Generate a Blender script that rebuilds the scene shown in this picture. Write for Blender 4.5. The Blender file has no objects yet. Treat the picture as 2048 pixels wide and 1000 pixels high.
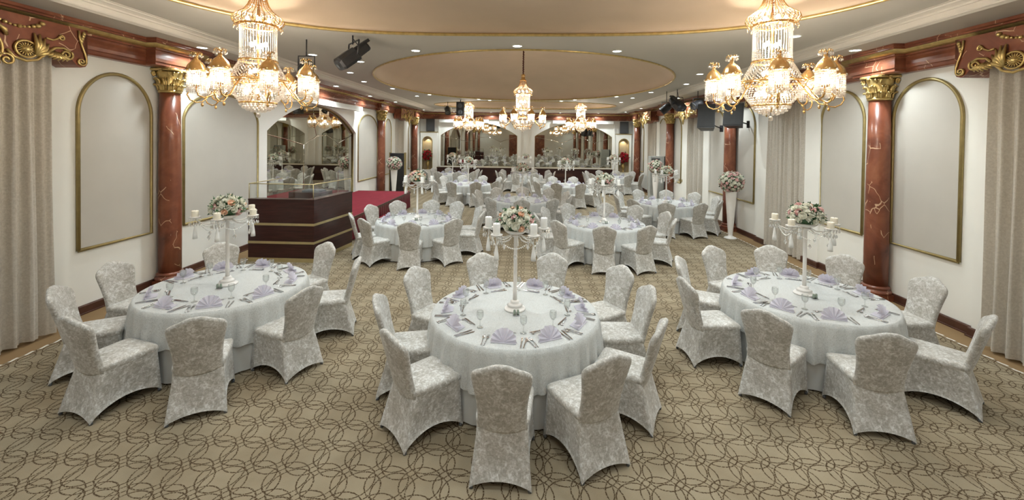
import bpy, math, random
from mathutils import Vector, Matrix
random.seed(7)
PI = math.pi
R = math.radians
scene = bpy.context.scene
COL = scene.collection

# ------------------------------------------------------------------ camera
f_px, py = 838.8, 290.6
pitch, roll, yaw = -.0151, -.0125, .0369
CAMZ = 2.65
Rz = Matrix(((math.cos(yaw), -math.sin(yaw), 0), (math.sin(yaw), math.cos(yaw), 0), (0, 0, 1)))
Rx = Matrix(((1, 0, 0), (0, math.cos(pitch), -math.sin(pitch)), (0, math.sin(pitch), math.cos(pitch))))
Ry = Matrix(((math.cos(roll), 0, math.sin(roll)), (0, 1, 0), (-math.sin(roll), 0, math.cos(roll))))
M = Rz @ Rx @ Ry
right, fwd, up = M.col[0], M.col[1], M.col[2]
cd = bpy.data.cameras.new('camera')
cam = bpy.data.objects.new('camera', cd)
COL.objects.link(cam)
mw = Matrix.Identity(4)
for i in range(3):
    mw[i][0], mw[i][1], mw[i][2] = right[i], up[i], -fwd[i]
mw.translation = (0, 0, CAMZ)
cam.matrix_world = mw
cd.sensor_width = 36
cd.lens = 36 * f_px / 2048
cd.shift_y = -(500 - py) / 2048
cd.clip_start = .05
cd.clip_end = 100
scene.camera = cam

# ------------------------------------------------------------------ world, exposure
w = bpy.data.worlds.new('world')
scene.world = w
w.use_nodes = True
w.node_tree.nodes['Background'].inputs[0].default_value = (.02, .02, .02, 1)
vs = scene.view_settings
vs.view_transform = 'Standard'
vs.look = 'None'
vs.gamma = 1
vs.exposure = 0.36
vs.use_curve_mapping = False
scene.cycles.max_bounces = 8
scene.cycles.diffuse_bounces = 5
scene.cycles.glossy_bounces = 4
scene.cycles.transmission_bounces = 4
scene.cycles.transparent_max_bounces = 12
scene.cycles.caustics_reflective = False
scene.cycles.caustics_refractive = False
scene.cycles.sample_clamp_indirect = 6
DOWN_W, BULB_W, BULB_E = 115.0, 37.0, 48.0
COOL, WARM = (.92, 1.0, 1.02), (1.0, .91, .80)

# ------------------------------------------------------------------ mesh helpers
class MB:
    def __init__(s):
        s.v, s.f, s.sm, s.mi = [], [], [], []
    def add(s, vs_, fs, smooth=False, mi=0, mat=None):
        b = len(s.v)
        if mat is not None:
            vs_ = [tuple(mat @ Vector(p)) for p in vs_]
        s.v += [tuple(p) for p in vs_]
        s.f += [tuple(i + b for i in f) for f in fs]
        s.sm += [smooth] * len(fs)
        s.mi += [mi] * len(fs)
    def box(s, x0, x1, y0, y1, z0, z1, mi=0, mat=None):
        v = [(x, y, z) for z in (z0, z1) for y in (y0, y1) for x in (x0, x1)]
        s.add(v, [(0, 2, 3, 1), (4, 5, 7, 6), (0, 1, 5, 4), (2, 6, 7, 3), (0, 4, 6, 2), (1, 3, 7, 5)], mi=mi, mat=mat)
    def grid(s, rows, closed=True, smooth=True, mi=0, cap0=False, cap1=False, mat=None):
        n = len(rows[0]); v = [p for r in rows for p in r]; fs = []
        for i in range(len(rows) - 1):
            for j in range(n if closed else n - 1):
                k = (j + 1) % n
                fs.append((i * n + j, i * n + k, (i + 1) * n + k, (i + 1) * n + j))
        if cap0: fs.append(tuple(range(n - 1, -1, -1)))
        if cap1: fs.append(tuple((len(rows) - 1) * n + j for j in range(n)))
        s.add(v, fs, smooth, mi, mat)
    def lathe(s, prof, n=20, c=(0, 0, 0), smooth=True, cap=True, mi=0, mat=None, rib=0, ribn=0):
        rows = []
        for r, z in prof:
            rows.append([(c[0] + r * (1 + rib * math.cos(ribn * 2 * PI * j / n)) * math.cos(2 * PI * j / n),
                          c[1] + r * (1 + rib * math.cos(ribn * 2 * PI * j / n)) * math.sin(2 * PI * j / n), c[2] + z) for j in range(n)])
        s.grid(rows, True, smooth, mi, cap and prof[0][0] > 1e-4, cap and prof[-1][0] > 1e-4, mat)
    def tube(s, pts, r, n=6, closed=False, mi=0, mat=None, cap=True, smooth=True):
        pts = [Vector(p) for p in pts]; rows = []; N = len(pts)
        rr = r if isinstance(r, (list, tuple)) else [r] * N
        prev = None
        for i, p in enumerate(pts):
            if closed: t = pts[(i + 1) % N] - pts[i - 1]
            else: t = pts[min(i + 1, N - 1)] - pts[max(i - 1, 0)]
            if t.length < 1e-9: t = Vector((0, 0, 1))
            t.normalize()
            if prev is None:
                a = Vector((0, 0, 1)) if abs(t.z) < .9 else Vector((1, 0, 0))
                u = t.cross(a).normalized()
            else:
                u = (prev - t * prev.dot(t))
                u = u.normalized() if u.length > 1e-6 else t.orthogonal().normalized()
            prev = u; w_ = t.cross(u)
            rows.append([tuple(p + (u * math.cos(2 * PI * j / n) + w_ * math.sin(2 * PI * j / n)) * rr[i]) for j in range(n)])
        if closed: rows.append(rows[0])
        s.grid(rows, True, smooth, mi, cap and not closed, cap and not closed, mat)
    def bead(s, c, r, k=1.0, mi=0):
        x, y, z = c
        s.add([(x + r, y, z), (x, y + r, z), (x - r, y, z), (x, y - r, z), (x, y, z + r * k), (x, y, z - r * k)],
              [(0, 1, 4), (1, 2, 4), (2, 3, 4), (3, 0, 4), (1, 0, 5), (2, 1, 5), (3, 2, 5), (0, 3, 5)], False, mi)
    def sphere(s, c, r, n=10, m=6, mi=0, sz=1.0, mat=None):
        s.lathe([(max(r * math.sin(PI * i / m), 1e-5), -r * sz * math.cos(PI * i / m)) for i in range(m + 1)], n, c, True, False, mi, mat)
    def mesh(s, name):
        me = bpy.data.meshes.new(name)
        me.from_pydata(s.v, [], s.f)
        me.polygons.foreach_set('use_smooth', s.sm)
        me.polygons.foreach_set('material_index', s.mi)
        me.update()
        return me

def obj(name, mb, mats, parent=None, loc=(0, 0, 0), rot=(0, 0, 0)):
    me = mb.mesh(name) if isinstance(mb, MB) else mb
    if isinstance(mb, MB) or len(me.materials) == 0:
        for m in (mats if isinstance(mats, (list, tuple)) else [mats]):
            me.materials.append(m)
    o = bpy.data.objects.new(name, me)
    COL.objects.link(o)
    o.location = loc; o.rotation_euler = rot
    if parent: o.parent = parent
    return o

def tag(o, label=None, cat=None, group=None, kind=None):
    if label: o['label'] = label
    if cat: o['category'] = cat
    if group: o['group'] = group
    if kind: o['kind'] = kind
    return o

def thing(name, label, cat, loc=(0, 0, 0), rz=0, group=None):
    o = bpy.data.objects.new(name, None)
    COL.objects.link(o)
    o.empty_display_size = .1
    o.location = loc; o.rotation_euler = (0, 0, rz)
    return tag(o, label, cat, group)

KIDS = {}
def kids(o):
    return [c for c in bpy.data.objects if c.parent == o] if o.name not in KIDS else KIDS[o.name]
def freeze(o):
    """remember the tree of a prototype so copies are cheap"""
    ch = [c for c in bpy.data.objects if c.parent == o]
    KIDS[o.name] = ch
    for c in ch: freeze(c)
    return o
def dup(o, parent=None):
    c = o.copy(); COL.objects.link(c); c.parent = parent
    for ch in KIDS.get(o.name, []): dup(ch, c)
    return c
used = set()
def place(proto, loc, rz, label, group=None, sy=1.0):
    if proto.name in used: o = dup(proto)
    else: o = proto; used.add(proto.name)
    o.location = loc; o.rotation_euler = (0, 0, rz)
    o['label'] = label
    if sy != 1: o.scale = (1, sy, 1)
    if group: o['group'] = group
    return o

# ------------------------------------------------------------------ materials
class NT:
    def __init__(s, name):
        s.m = bpy.data.materials.new(name); s.m.use_nodes = True
        s.t = s.m.node_tree; s.n = s.t.nodes; s.l = s.t.links
        s.b = s.n['Principled BSDF']; s.out = s.n['Material Output']
    def node(s, typ, **k):
        n = s.n.new(typ)
        for a, v in k.items():
            if a == 'inp':
                for i, x in v.items(): s.put(n, i, x)
            else: setattr(n, a, v)
        return n
    def put(s, n, i, x):
        if isinstance(x, bpy.types.NodeSocket): s.l.new(x, n.inputs[i])
        else: n.inputs[i].default_value = x
    def math(s, op, a, b=None, c=None):
        n = s.n.new('ShaderNodeMath'); n.operation = op
        s.put(n, 0, a)
        if b is not None: s.put(n, 1, b)
        if c is not None: s.put(n, 2, c)
        return n.outputs[0]
    def mix(s, fac, a, b):
        n = s.n.new('ShaderNodeMix'); n.data_type = 'RGBA'
        s.put(n, 0, fac)
        for i, x in ((6, a), (7, b)):
            if isinstance(x, tuple) and len(x) == 3: x = (*x, 1)
            s.put(n, i, x)
        return n.outputs[2]
    def coords(s, kind='Object'):
        return s.n.new('ShaderNodeTexCoord').outputs[kind]
    def noise(s, scale, detail=3, rough=.5, vec=None, dist=0):
        n = s.n.new('ShaderNodeTexNoise')
        n.inputs['Scale'].default_value = scale; n.inputs['Detail'].default_value = detail
        n.inputs['Roughness'].default_value = rough; n.inputs['Distortion'].default_value = dist
        s.l.new(vec if vec is not None else s.coords(), n.inputs['Vector'])
        return n.outputs['Fac']
    def ramp(s, fac, stops):
        n = s.n.new('ShaderNodeValToRGB'); e = n.color_ramp.elements
        while len(e) < len(stops): e.new(.5)
        for k, (p, c) in zip(e, stops):
            k.position = p; k.color = (*c, 1) if len(c) == 3 else c
        s.l.new(fac, n.inputs[0])
        return n.outputs[0]
    def bump(s, h, strength=.3, dist=.01):
        n = s.n.new('ShaderNodeBump')
        n.inputs['Strength'].default_value = strength; n.inputs['Distance'].default_value = dist
        s.l.new(h, n.inputs['Height']); s.l.new(n.outputs[0], s.b.inputs['Normal'])
    def set(s, **k):
        names = dict(color='Base Color', rough='Roughness', metal='Metallic', spec='Specular IOR Level', sheen='Sheen Weight', trans='Transmission Weight', emit='Emission Color', estr='Emission Strength')
        for a, v in k.items():
            if isinstance(v, tuple) and len(v) == 3: v = (*v, 1)
            s.put(s.b, names[a], v)
        return s

def simple(name, color, rough=.6, metal=0, var=.06, scale=8, bump=0, spec=.5):
    t = NT(name)
    c2 = tuple(min(1, c * (1 + var)) for c in color); c1 = tuple(c * (1 - var) for c in color)
    f = t.noise(scale, 3)
    t.set(color=t.ramp(f, [(.3, c1), (.7, c2)]), rough=rough, metal=metal, spec=spec)
    if bump: t.bump(t.noise(scale * 8, 2), bump)
    return t.m

def emis(name, color, strength):
    t = NT(name)
    t.set(color=color, emit=color, estr=strength)
    return t.m

m_wall = simple('cream_wall_paint', (.82, .82, .77), .55, var=.03, scale=1.5)
m_panel = simple('beige_panel_paper', (.50, .48, .43), .65, var=.03, scale=2, bump=.03)
m_gold = simple('antique_gold', (.56, .42, .17), .34, .75, .18, 12)
m_giltframe = simple('olive_gold_moulding', (.33, .26, .11), .42, .5, .12, 10)
m_ceil = simple('grey_beige_ceiling_paint', (.50, .47, .41), .7, var=.02, scale=1)
m_soffit = simple('beige_soffit_paint', (.50, .46, .40), .7, var=.02, scale=1)
m_dome = simple('tan_dome_paint', (.52, .405, .29), .55, var=.04, scale=1.2)
m_cornice = simple('white_cornice_paint', (.66, .62, .55), .6, var=.02)
m_brown = simple('dark_brown_baseboard', (.07, .028, .018), .35, var=.2)
m_white = simple('white_gloss_metal', (.80, .78, .74), .35, var=.02)
m_black = simple('black_plastic', (.018, .018, .02), .42, var=.2)
m_grey = simple('dark_grey_metal', (.10, .11, .12), .45, var=.1)
m_grille = simple('charcoal_speaker_grille', (.035, .037, .038), .6, var=.1)
m_chrome = simple('polished_steel', (.62, .62, .64), .18, 1.0, .05)
m_candle = simple('ivory_wax', (.85, .80, .66), .5, var=.03)
m_candle_w = simple('white_wax', (.86, .87, .84), .5, var=.03)
m_leaf = simple('green_leaf', (.035, .10, .035), .5, var=.4, scale=20)
m_fw = simple('white_petal', (.80, .80, .70), .6, var=.08, scale=30)
m_fp = simple('pink_petal', (.76, .52, .50), .6, var=.15, scale=30)
m_fo = simple('peach_petal', (.84, .58, .42), .6, var=.15, scale=30)
m_red = simple('red_petal', (.42, .012, .03), .6, var=.3, scale=30)
m_stage = simple('crimson_stage_carpet', (.175, .014, .024), .95, var=.12, scale=6, bump=.1, spec=.2)
m_valance = simple('burgundy_satin', (.13, .008, .02), .4, var=.2, scale=10)
m_bargold = simple('brass_strip', (.50, .42, .22), .35, .5, .06)
m_chain = simple('maroon_velvet_sleeve', (.10, .02, .015), .8, var=.2)
m_screen = simple('white_screen_casing', (.78, .80, .77), .4, var=.02)
m_niche = simple('warm_niche_plaster', (.50, .42, .28), .6, var=.05)

def mk_marble():
    t = NT('red_marbled_paint')
    co = t.coords()
    n1 = t.noise(1.6, 5, .6, co, .6)
    base = t.ramp(n1, [(.25, (.075, .022, .013)), (.5, (.20, .064, .034)), (.75, (.34, .135, .068))])
    v = t.node('ShaderNodeTexVoronoi', feature='DISTANCE_TO_EDGE')
    mp = t.node('ShaderNodeMapping'); t.l.new(co, mp.inputs[0]); mp.inputs['Scale'].default_value = (2.2, 2.2, 1.3)
    nn = t.node('ShaderNodeTexNoise'); nn.inputs['Scale'].default_value = 3; t.l.new(co, nn.inputs['Vector'])
    add = t.node('ShaderNodeMixRGB', blend_type='ADD'); add.inputs[0].default_value = .35
    t.l.new(mp.outputs[0], add.inputs[1]); t.l.new(nn.outputs['Color'], add.inputs[2])
    t.l.new(add.outputs[0], v.inputs['Vector']); v.inputs['Scale'].default_value = 2.2
    line = t.math('LESS_THAN', v.outputs['Distance'], .014)
    gate = t.math('GREATER_THAN', t.noise(3.1, 1, .5, co), .56)
    k = t.math('MULTIPLY', line, gate)
    t.set(color=t.mix(k, base, (.62, .42, .27)), rough=.28, spec=.5)
    return t.m
m_marble = mk_marble()

def mk_velvet(name, c0, c1, c2):
    t = NT(name)
    co = t.coords()
    n1 = t.noise(27, 5, .66, co, .9)
    n2 = t.noise(75, 3, .6, co, .8)
    n3 = t.noise(5, 2, .5, co)
    s = t.math('ADD', t.math('MULTIPLY', n1, .62), t.math('MULTIPLY', n2, .25))
    s = t.math('ADD', s, t.math('MULTIPLY', n3, .18))
    t.set(color=t.ramp(s, [(.44, c0), (.54, c1), (.64, c2)]), rough=t.math('MULTIPLY_ADD', s, -.9, 1.02), sheen=.25, spec=.35)
    t.bump(s, .35, .008)
    return t.m
m_velvet = mk_velvet('white_crushed_velvet', (.34, .325, .285), (.48, .47, .435), (.70, .71, .69))

def mk_cloth():
    t = NT('white_lace_damask')
    co = t.coords()
    n = t.noise(30, 2, .5, co, 2.5)
    band = t.math('ABSOLUTE', t.math('SUBTRACT', t.math('FRACT', t.math('MULTIPLY', n, 5)), .5))
    t.set(color=t.ramp(band, [(.12, (.44, .45, .43)), (.3, (.58, .60, .585))]), rough=.7, sheen=.2)
    t.bump(band, .5, .006)
    return t.m
m_lace = mk_cloth()
m_satin = simple('white_satin_cloth', (.56, .58, .57), .5, var=.03, scale=4)
def mk_napkin():
    t = NT('lilac_napkin')
    t.set(color=t.ramp(t.noise(20, 3), [(.3, (.68, .665, .73)), (.7, (.74, .725, .785))]), rough=.75)
    tl = t.node('ShaderNodeBsdfTranslucent'); tl.inputs[0].default_value = (.66, .63, .72, 1)
    mx = t.node('ShaderNodeMixShader'); mx.inputs[0].default_value = .35
    t.l.new(t.b.outputs[0], mx.inputs[1]); t.l.new(tl.outputs[0], mx.inputs[2]); t.l.new(mx.outputs[0], t.out.inputs[0])
    return t.m
m_napkin = mk_napkin()

def mk_curtain():
    t = NT('taupe_sheer_curtain')
    co = t.coords()
    w_ = t.noise(40, 4, .7, co, .5)
    t.set(color=t.ramp(w_, [(.35, (.52, .48, .41)), (.65, (.68, .64, .56))]), rough=.75, sheen=.3)
    tr = t.node('ShaderNodeBsdfTranslucent'); tr.inputs[0].default_value = (.5, .46, .4, 1)
    mx = t.node('ShaderNodeMixShader'); mx.inputs[0].default_value = .2
    t.l.new(t.b.outputs[0], mx.inputs[1]); t.l.new(tr.outputs[0], mx.inputs[2]); t.l.new(mx.outputs[0], t.out.inputs[0])
    return t.m
m_curtain = mk_curtain()

def mk_glass(name, tint=(.975, .985, .98), white=.03, rough=.02):
    t = NT(name)
    tr = t.node('ShaderNodeBsdfTransparent'); tr.inputs[0].default_value = (*tint, 1)
    gl = t.node('ShaderNodeBsdfGlossy'); gl.inputs['Roughness'].default_value = rough
    lw = t.node('ShaderNodeLayerWeight'); lw.inputs['Blend'].default_value = .35
    f = t.math('MULTIPLY_ADD', lw.outputs['Facing'], .55, .05)
    m1 = t.node('ShaderNodeMixShader'); t.l.new(f, m1.inputs[0])
    t.l.new(tr.outputs[0], m1.inputs[1]); t.l.new(gl.outputs[0], m1.inputs[2])
    df = t.node('ShaderNodeBsdfDiffuse'); df.inputs[0].default_value = (.9, .95, .93, 1)
    m2 = t.node('ShaderNodeMixShader'); m2.inputs[0].default_value = white
    t.l.new(m1.outputs[0], m2.inputs[1]); t.l.new(df.outputs[0], m2.inputs[2])
    t.l.new(m2.outputs[0], t.out.inputs[0])
    return t.m
m_glass = mk_glass('clear_glass')
m_pane = mk_glass('display_glass', (.93, .96, .94), .02)

def mk_crystal(name, col=(1, .96, .9), transp=.10):
    t = NT(name)
    tl = t.node('ShaderNodeBsdfTranslucent'); tl.inputs[0].default_value = (*col, 1)
    gl = t.node('ShaderNodeBsdfGlossy'); gl.inputs['Roughness'].default_value = .08; gl.inputs[0].default_value = (1, .97, .93, 1)
    tr = t.node('ShaderNodeBsdfTransparent')
    a = t.node('ShaderNodeMixShader'); a.inputs[0].default_value = .45
    t.l.new(tl.outputs[0], a.inputs[1]); t.l.new(gl.outputs[0], a.inputs[2])
    b = t.node('ShaderNodeMixShader'); b.inputs[0].default_value = transp
    t.l.new(a.outputs[0], b.inputs[1]); t.l.new(tr.outputs[0], b.inputs[2])
    t.l.new(b.outputs[0], t.out.inputs[0])
    return t.m
m_crystal = mk_crystal('cut_crystal')
m_crystal2 = mk_crystal('clear_crystal_drop', (.95, .97, .95), .4)
m_brass = simple('polished_brass', (.80, .52, .22), .22, .9, .1, 20)
m_bulb = emis('warm_bulb_glow', (1.0, .82, .60), BULB_E)
m_down = emis('cool_downlight_glow', (.90, 1.0, .96), 14)

def mk_mirror():
    t = NT('smoked_mirror')
    t.set(color=(.52, .50, .43), metal=1.0, rough=.015)
    return t.m
m_mirror = mk_mirror()
m_bevel = simple('bevelled_mirror_edge', (.75, .70, .6), .08, 1.0, .02)

def mk_wood(name, a, b, rough=.3):
    t = NT(name)
    co = t.coords()
    mp = t.node('ShaderNodeMapping'); t.l.new(co, mp.inputs[0]); mp.inputs['Scale'].default_value = (1, 1, 14)
    n = t.noise(2.5, 4, .6, mp.outputs[0], .4)
    t.set(color=t.ramp(n, [(.3, a), (.7, b)]), rough=rough)
    return t.m
m_mahog = mk_wood('dark_mahogany', (.020, .006, .005), (.055, .016, .013))

XLc, XRc = -5.97, 5.80      # carpet field edges
def mk_carpet():
    t = NT('ring_patterned_carpet')
    co = t.coords()
    sep = t.node('ShaderNodeSeparateXYZ'); t.l.new(co, sep.inputs[0])
    wob = t.math('MULTIPLY_ADD', t.noise(45, 2, .6, co), .012, -.006)
    X = t.math('ADD', sep.outputs[0], wob); Y = t.math('ADD', sep.outputs[1], wob)
    p = .262
    def ring_lattice(ox, oy, r, wd):
        res = None
        # nearest four lattice centres decide, circles reach past the half cell
        for dx in (0, 1):
            for dy in (0, 1):
                u = t.math('SUBTRACT', t.math('FRACT', t.math('MULTIPLY_ADD', X, 1 / p, ox)), dx)
                v = t.math('SUBTRACT', t.math('FRACT', t.math('MULTIPLY_ADD', Y, 1 / p, oy)), dy)
                d = t.math('SQRT', t.math('ADD', t.math('MULTIPLY', u, u), t.math('MULTIPLY', v, v)))
                k = t.math('LESS_THAN', t.math('ABSOLUTE', t.math('SUBTRACT', d, r)), wd)
                res = k if res is None else t.math('MAXIMUM', res, k)
        return res
    a = ring_lattice(0, 0, .62, .020)
    b = ring_lattice(-.26, .26, .62, .020)
    line = t.math('MAXIMUM', a, b)
    dots = t.math('GREATER_THAN', t.noise(95, 1, .5, co), .44)
    line = t.math('MULTIPLY', line, t.math('MULTIPLY_ADD', dots, .75, .25))
    inL = t.math('GREATER_THAN', sep.outputs[0], XLc); inR = t.math('LESS_THAN', sep.outputs[0], XRc)
    inn = t.math('MULTIPLY', inL, inR)
    line = t.math('MULTIPLY', line, inn)
    # white twisted cord near both long edges
    def cord(x0):
        q = t.math('MULTIPLY_ADD', t.math('SINE', t.math('MULTIPLY', sep.outputs[1], 40)), .008, x0)
        k = t.math('LESS_THAN', t.math('ABSOLUTE', t.math('SUBTRACT', sep.outputs[0], q)), .014)
        g = t.math('GREATER_THAN', t.math('FRACT', t.math('MULTIPLY', sep.outputs[1], 6.4)), .35)
        return t.math('MULTIPLY', k, g)
    cordm = t.math('MAXIMUM', cord(XLc + .01), cord(XRc - .01))
    edge = t.math('MAXIMUM', t.math('LESS_THAN', t.math('ABSOLUTE', t.math('SUBTRACT', sep.outputs[0], XLc + .05)), .008),
                  t.math('LESS_THAN', t.math('ABSOLUTE', t.math('SUBTRACT', sep.outputs[0], XRc - .05)), .008))
    n = t.noise(1.3, 4, .6, co)
    fine = t.noise(160, 2, .7, co)
    base = t.ramp(t.math('ADD', t.math('MULTIPLY', n, .8), t.math('MULTIPLY', fine, .25)), [(.35, (.225, .182, .118)), (.75, (.345, .295, .205))])
    base = t.mix(t.math('MULTIPLY_ADD', inn, -1, 1), base, (.25, .165, .085))
    c = t.mix(line, base, (.068, .045, .024))
    c = t.mix(edge, c, (.10, .055, .025))
    c = t.mix(cordm, c, (.70, .67, .60))
    t.set(color=c, rough=.95, spec=.1)
    t.bump(t.math('SUBTRACT', fine, t.math('MULTIPLY', line, .5)), .25, .004)
    return t.m
m_carpet = mk_carpet()

# ------------------------------------------------------------------ room shell
XL, XR, YB, YF = -6.5, 6.2, 25.3, -4.0
ZO, ZI = 4.22, 4.35
COLS_L = [-3.5, 1.8, 7.2, 17.95, 23.3]
COLS_R = [-3.3, 2.1, 7.43, 12.72, 18.02, 23.32]
BAYS_L = [-1.0, 4.42, 20.95]
BAYS_R = [-.7, 4.8, 10.25, 15.65, 21.0]
def struct(name, mb, mats, parent=None, label=None):
    o = obj(name, mb, mats, parent)
    if parent is None: o['kind'] = 'structure'
    return o

b = MB(); b.box(XL - .4, XR + .4, YF, YB + .2, -.05, 0)
struct('floor', b, m_carpet)

def arch_z(u, zs, zt):   # u -1..1, elliptical arch
    return zs + (zt - zs) * math.sqrt(max(0, 1 - u * u))
def seg_z(u, zs, zt, hw):  # circular segment
    h = zt - zs; r = (hw * hw + h * h) / (2 * h)
    return zt - r + math.sqrt(max(0, r * r - (u * hw) ** 2))
def arch_wall(mb, to3, s0, s1, z0, z1, ops, n=24, mi=0):
    """ops: (a, b, zbottom, zfun(u))"""
    cur = s0
    def quad(p): mb.add([to3(*q) for q in p], [(0, 1, 2, 3)], mi=mi)
    for a, b_, zb, zf in ops:
        if a > cur: quad([(cur, z0), (a, z0), (a, z1), (cur, z1)])
        if zb > z0: quad([(a, z0), (b_, z0), (b_, zb), (a, zb)])
        for i in range(n):
            u0, u1 = -math.cos(PI * i / n), -math.cos(PI * (i + 1) / n)
            x0, x1 = a + (b_ - a) * (u0 + 1) / 2, a + (b_ - a) * (u1 + 1) / 2
            quad([(x0, zf(u0)), (x1, zf(u1)), (x1, z1), (x0, z1)])
        cur = b_
    if cur < s1: quad([(cur, z0), (s1, z0), (s1, z1), (cur, z1)])
def arch_path(a, b_, zb, zf, n=28):
    pts = [(a, zb)]
    for i in range(n + 1):
        u = -math.cos(PI * i / n)
        pts.append((a + (b_ - a) * (u + 1) / 2, zf(u)))
    pts.append((b_, zb))
    return pts

# mirror arch openings
LM = (10.24, 15.66, .54, lambda u: seg_z(u, 2.78, 3.61, 2.71))
B1 = (-5.27, -.62, .96, lambda u: seg_z(u, 2.83, 3.60, 2.325))
B2 = (.43, 5.05, .96, lambda u: seg_z(u, 2.83, 3.60, 2.31))

def wall_poly(xw, sgn, bays, y0, y1):
    """plan polyline of a side wall, sgn +1: room lies toward +x"""
    pts = [(xw, y0)]
    for c in bays:
        if c - 1.2 < y0 or c + 1.2 > y1: continue
        p, h, q = .05 * sgn, .72, 1.18
        pts += [(xw, c - q), (xw + p, c - q), (xw + p, c - h), (xw - .16 * sgn, c - h), (xw - .16 * sgn, c + h), (xw + p, c + h), (xw + p, c + q), (xw, c + q)]
    pts.append((xw, y1))
    return pts
def extrude_poly(mb, pts, z0, z1):
    for (a, b_) in zip(pts, pts[1:]):
        mb.add([(a[0], a[1], z0), (b_[0], b_[1], z0), (b_[0], b_[1], z1), (a[0], a[1], z1)], [(0, 1, 2, 3)])
# left wall
b = MB()
extrude_poly(b, wall_poly(XL, 1, BAYS_L, YF, 9.97), 0, ZO)
toL = lambda s, z, d=0: (XL + d, s, z)
arch_wall(b, lambda s, z: toL(s, z), 9.97, 15.66, 0, ZO, [LM])
pth = arch_path(*LM)
for (p, q) in zip(pth, pth[1:]):
    b.add([toL(*p), toL(*q), toL(*q, -.14), toL(*p, -.14)], [(0, 1, 2, 3)], True)
b.add([toL(LM[0], LM[2]), toL(LM[1], LM[2]), toL(LM[1], LM[2], -.14), toL(LM[0], LM[2], -.14)], [(0, 1, 2, 3)])
extrude_poly(b, wall_poly(XL, 1, BAYS_L, 15.66, YB), 0, ZO)
struct('wall_left', b, m_wall)
b = MB(); extrude_poly(b, wall_poly(XR, -1, BAYS_R, YF, YB), 0, ZO)
struct('wall_right', b, m_wall)
b = MB()
toB = lambda s, z, d=0: (s, YB - d, z)
arch_wall(b, lambda s, z: toB(s, z), XL, XR, 0, ZO, [B1, B2])
for op in (B1, B2):
    pth = arch_path(*op)
    for (p, q) in zip(pth + [pth[0]], pth[1:] + [pth[0]]):
        b.add([toB(*p), toB(*q), toB(*q, -.1), toB(*p, -.1)], [(0, 1, 2, 3)], True)
# shallow pilasters beside the mirror arches
for x0, x1 in ((-5.42, -5.34), (-.5, -.42), (-.2, -.12), (.22, .30), (5.14, 5.22)):
    b.box(x0, x1, YB - .05, YB + .01, .96, 3.62)
struct('wall_back', b, m_wall)
b = MB(); b.add([(XL, YF, 0), (XR, YF, 0), (XR, YF, ZO + 1), (XL, YF, ZO + 1)], [(3, 2, 1, 0)])
b.box(-2.4, 2.2, YF + .0, YF + .06, 0, 3.2, mi=1)
struct('wall_front', b, [m_wall, m_marble])

# ceiling: outer soffit, stepped cornice, inner field with three oval openings
CX0, CX1, CY1 = -5.5, 5.12, 24.3
def oval(cx, cy, a, c, n_):
    return dict(cx=cx, cy=cy, a=a, b=c, n=n_)
OV = [oval(-.15, 2.4, 4.6, 4.45, 3.4), oval(-.17, 13.13, 4.33, 5.17, 2.0), oval(-.17, 21.2, 4.55, 2.45, 2.0)]
def opt(o, t, k=1.0):
    ct, st = math.cos(t), math.sin(t); e = 2 / o['n']
    return (o['cx'] + k * o['a'] * math.copysign(abs(ct) ** e, ct), o['cy'] + k * o['b'] * math.copysign(abs(st) ** e, st))
b = MB()
# soffit ring
b.add([(XL - .3, YF, ZO), (CX0, YF, ZO), (CX0, CY1, ZO), (XL - .3, YB + .2, ZO)], [(3, 2, 1, 0)], mi=1)
b.add([(XR + .3, YF, ZO), (CX1, YF, ZO), (CX1, CY1, ZO), (XR + .3, YB + .2, ZO)], [(0, 1, 2, 3)], mi=1)
b.add([(XL - .3, YB + .2, ZO), (CX0, CY1, ZO), (CX1, CY1, ZO), (XR + .3, YB + .2, ZO)], [(0, 1, 2, 3)], mi=1)
# inner field around the ovals
cur = YF
for o in OV:
    y0, y1 = o['cy'] - o['b'], o['cy'] + o['b']
    y0c = max(y0, YF)
    if y0 > cur: b.add([(CX0, cur, ZI), (CX1, cur, ZI), (CX1, y0, ZI), (CX0, y0, ZI)], [(0, 3, 2, 1)])
    N = 96
    for i in range(N):
        t0, t1 = -PI / 2 + PI * i / N, -PI / 2 + PI * (i + 1) / N
        (xa, ya), (xb, yb) = opt(o, t0), opt(o, t1)
        b.add([(xa, ya, ZI), (CX1, ya, ZI), (CX1, yb, ZI), (xb, yb, ZI)], [(0, 3, 2, 1)])
        xa2, xb2 = 2 * o['cx'] - xa, 2 * o['cx'] - xb
        b.add([(CX0, ya, ZI), (xa2, ya, ZI), (xb2, yb, ZI), (CX0, yb, ZI)], [(0, 3, 2, 1)])
    cur = y1
b.add([(CX0, cur, ZI), (CX1, cur, ZI), (CX1, CY1, ZI), (CX0, CY1, ZI)], [(0, 3, 2, 1)])
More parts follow.
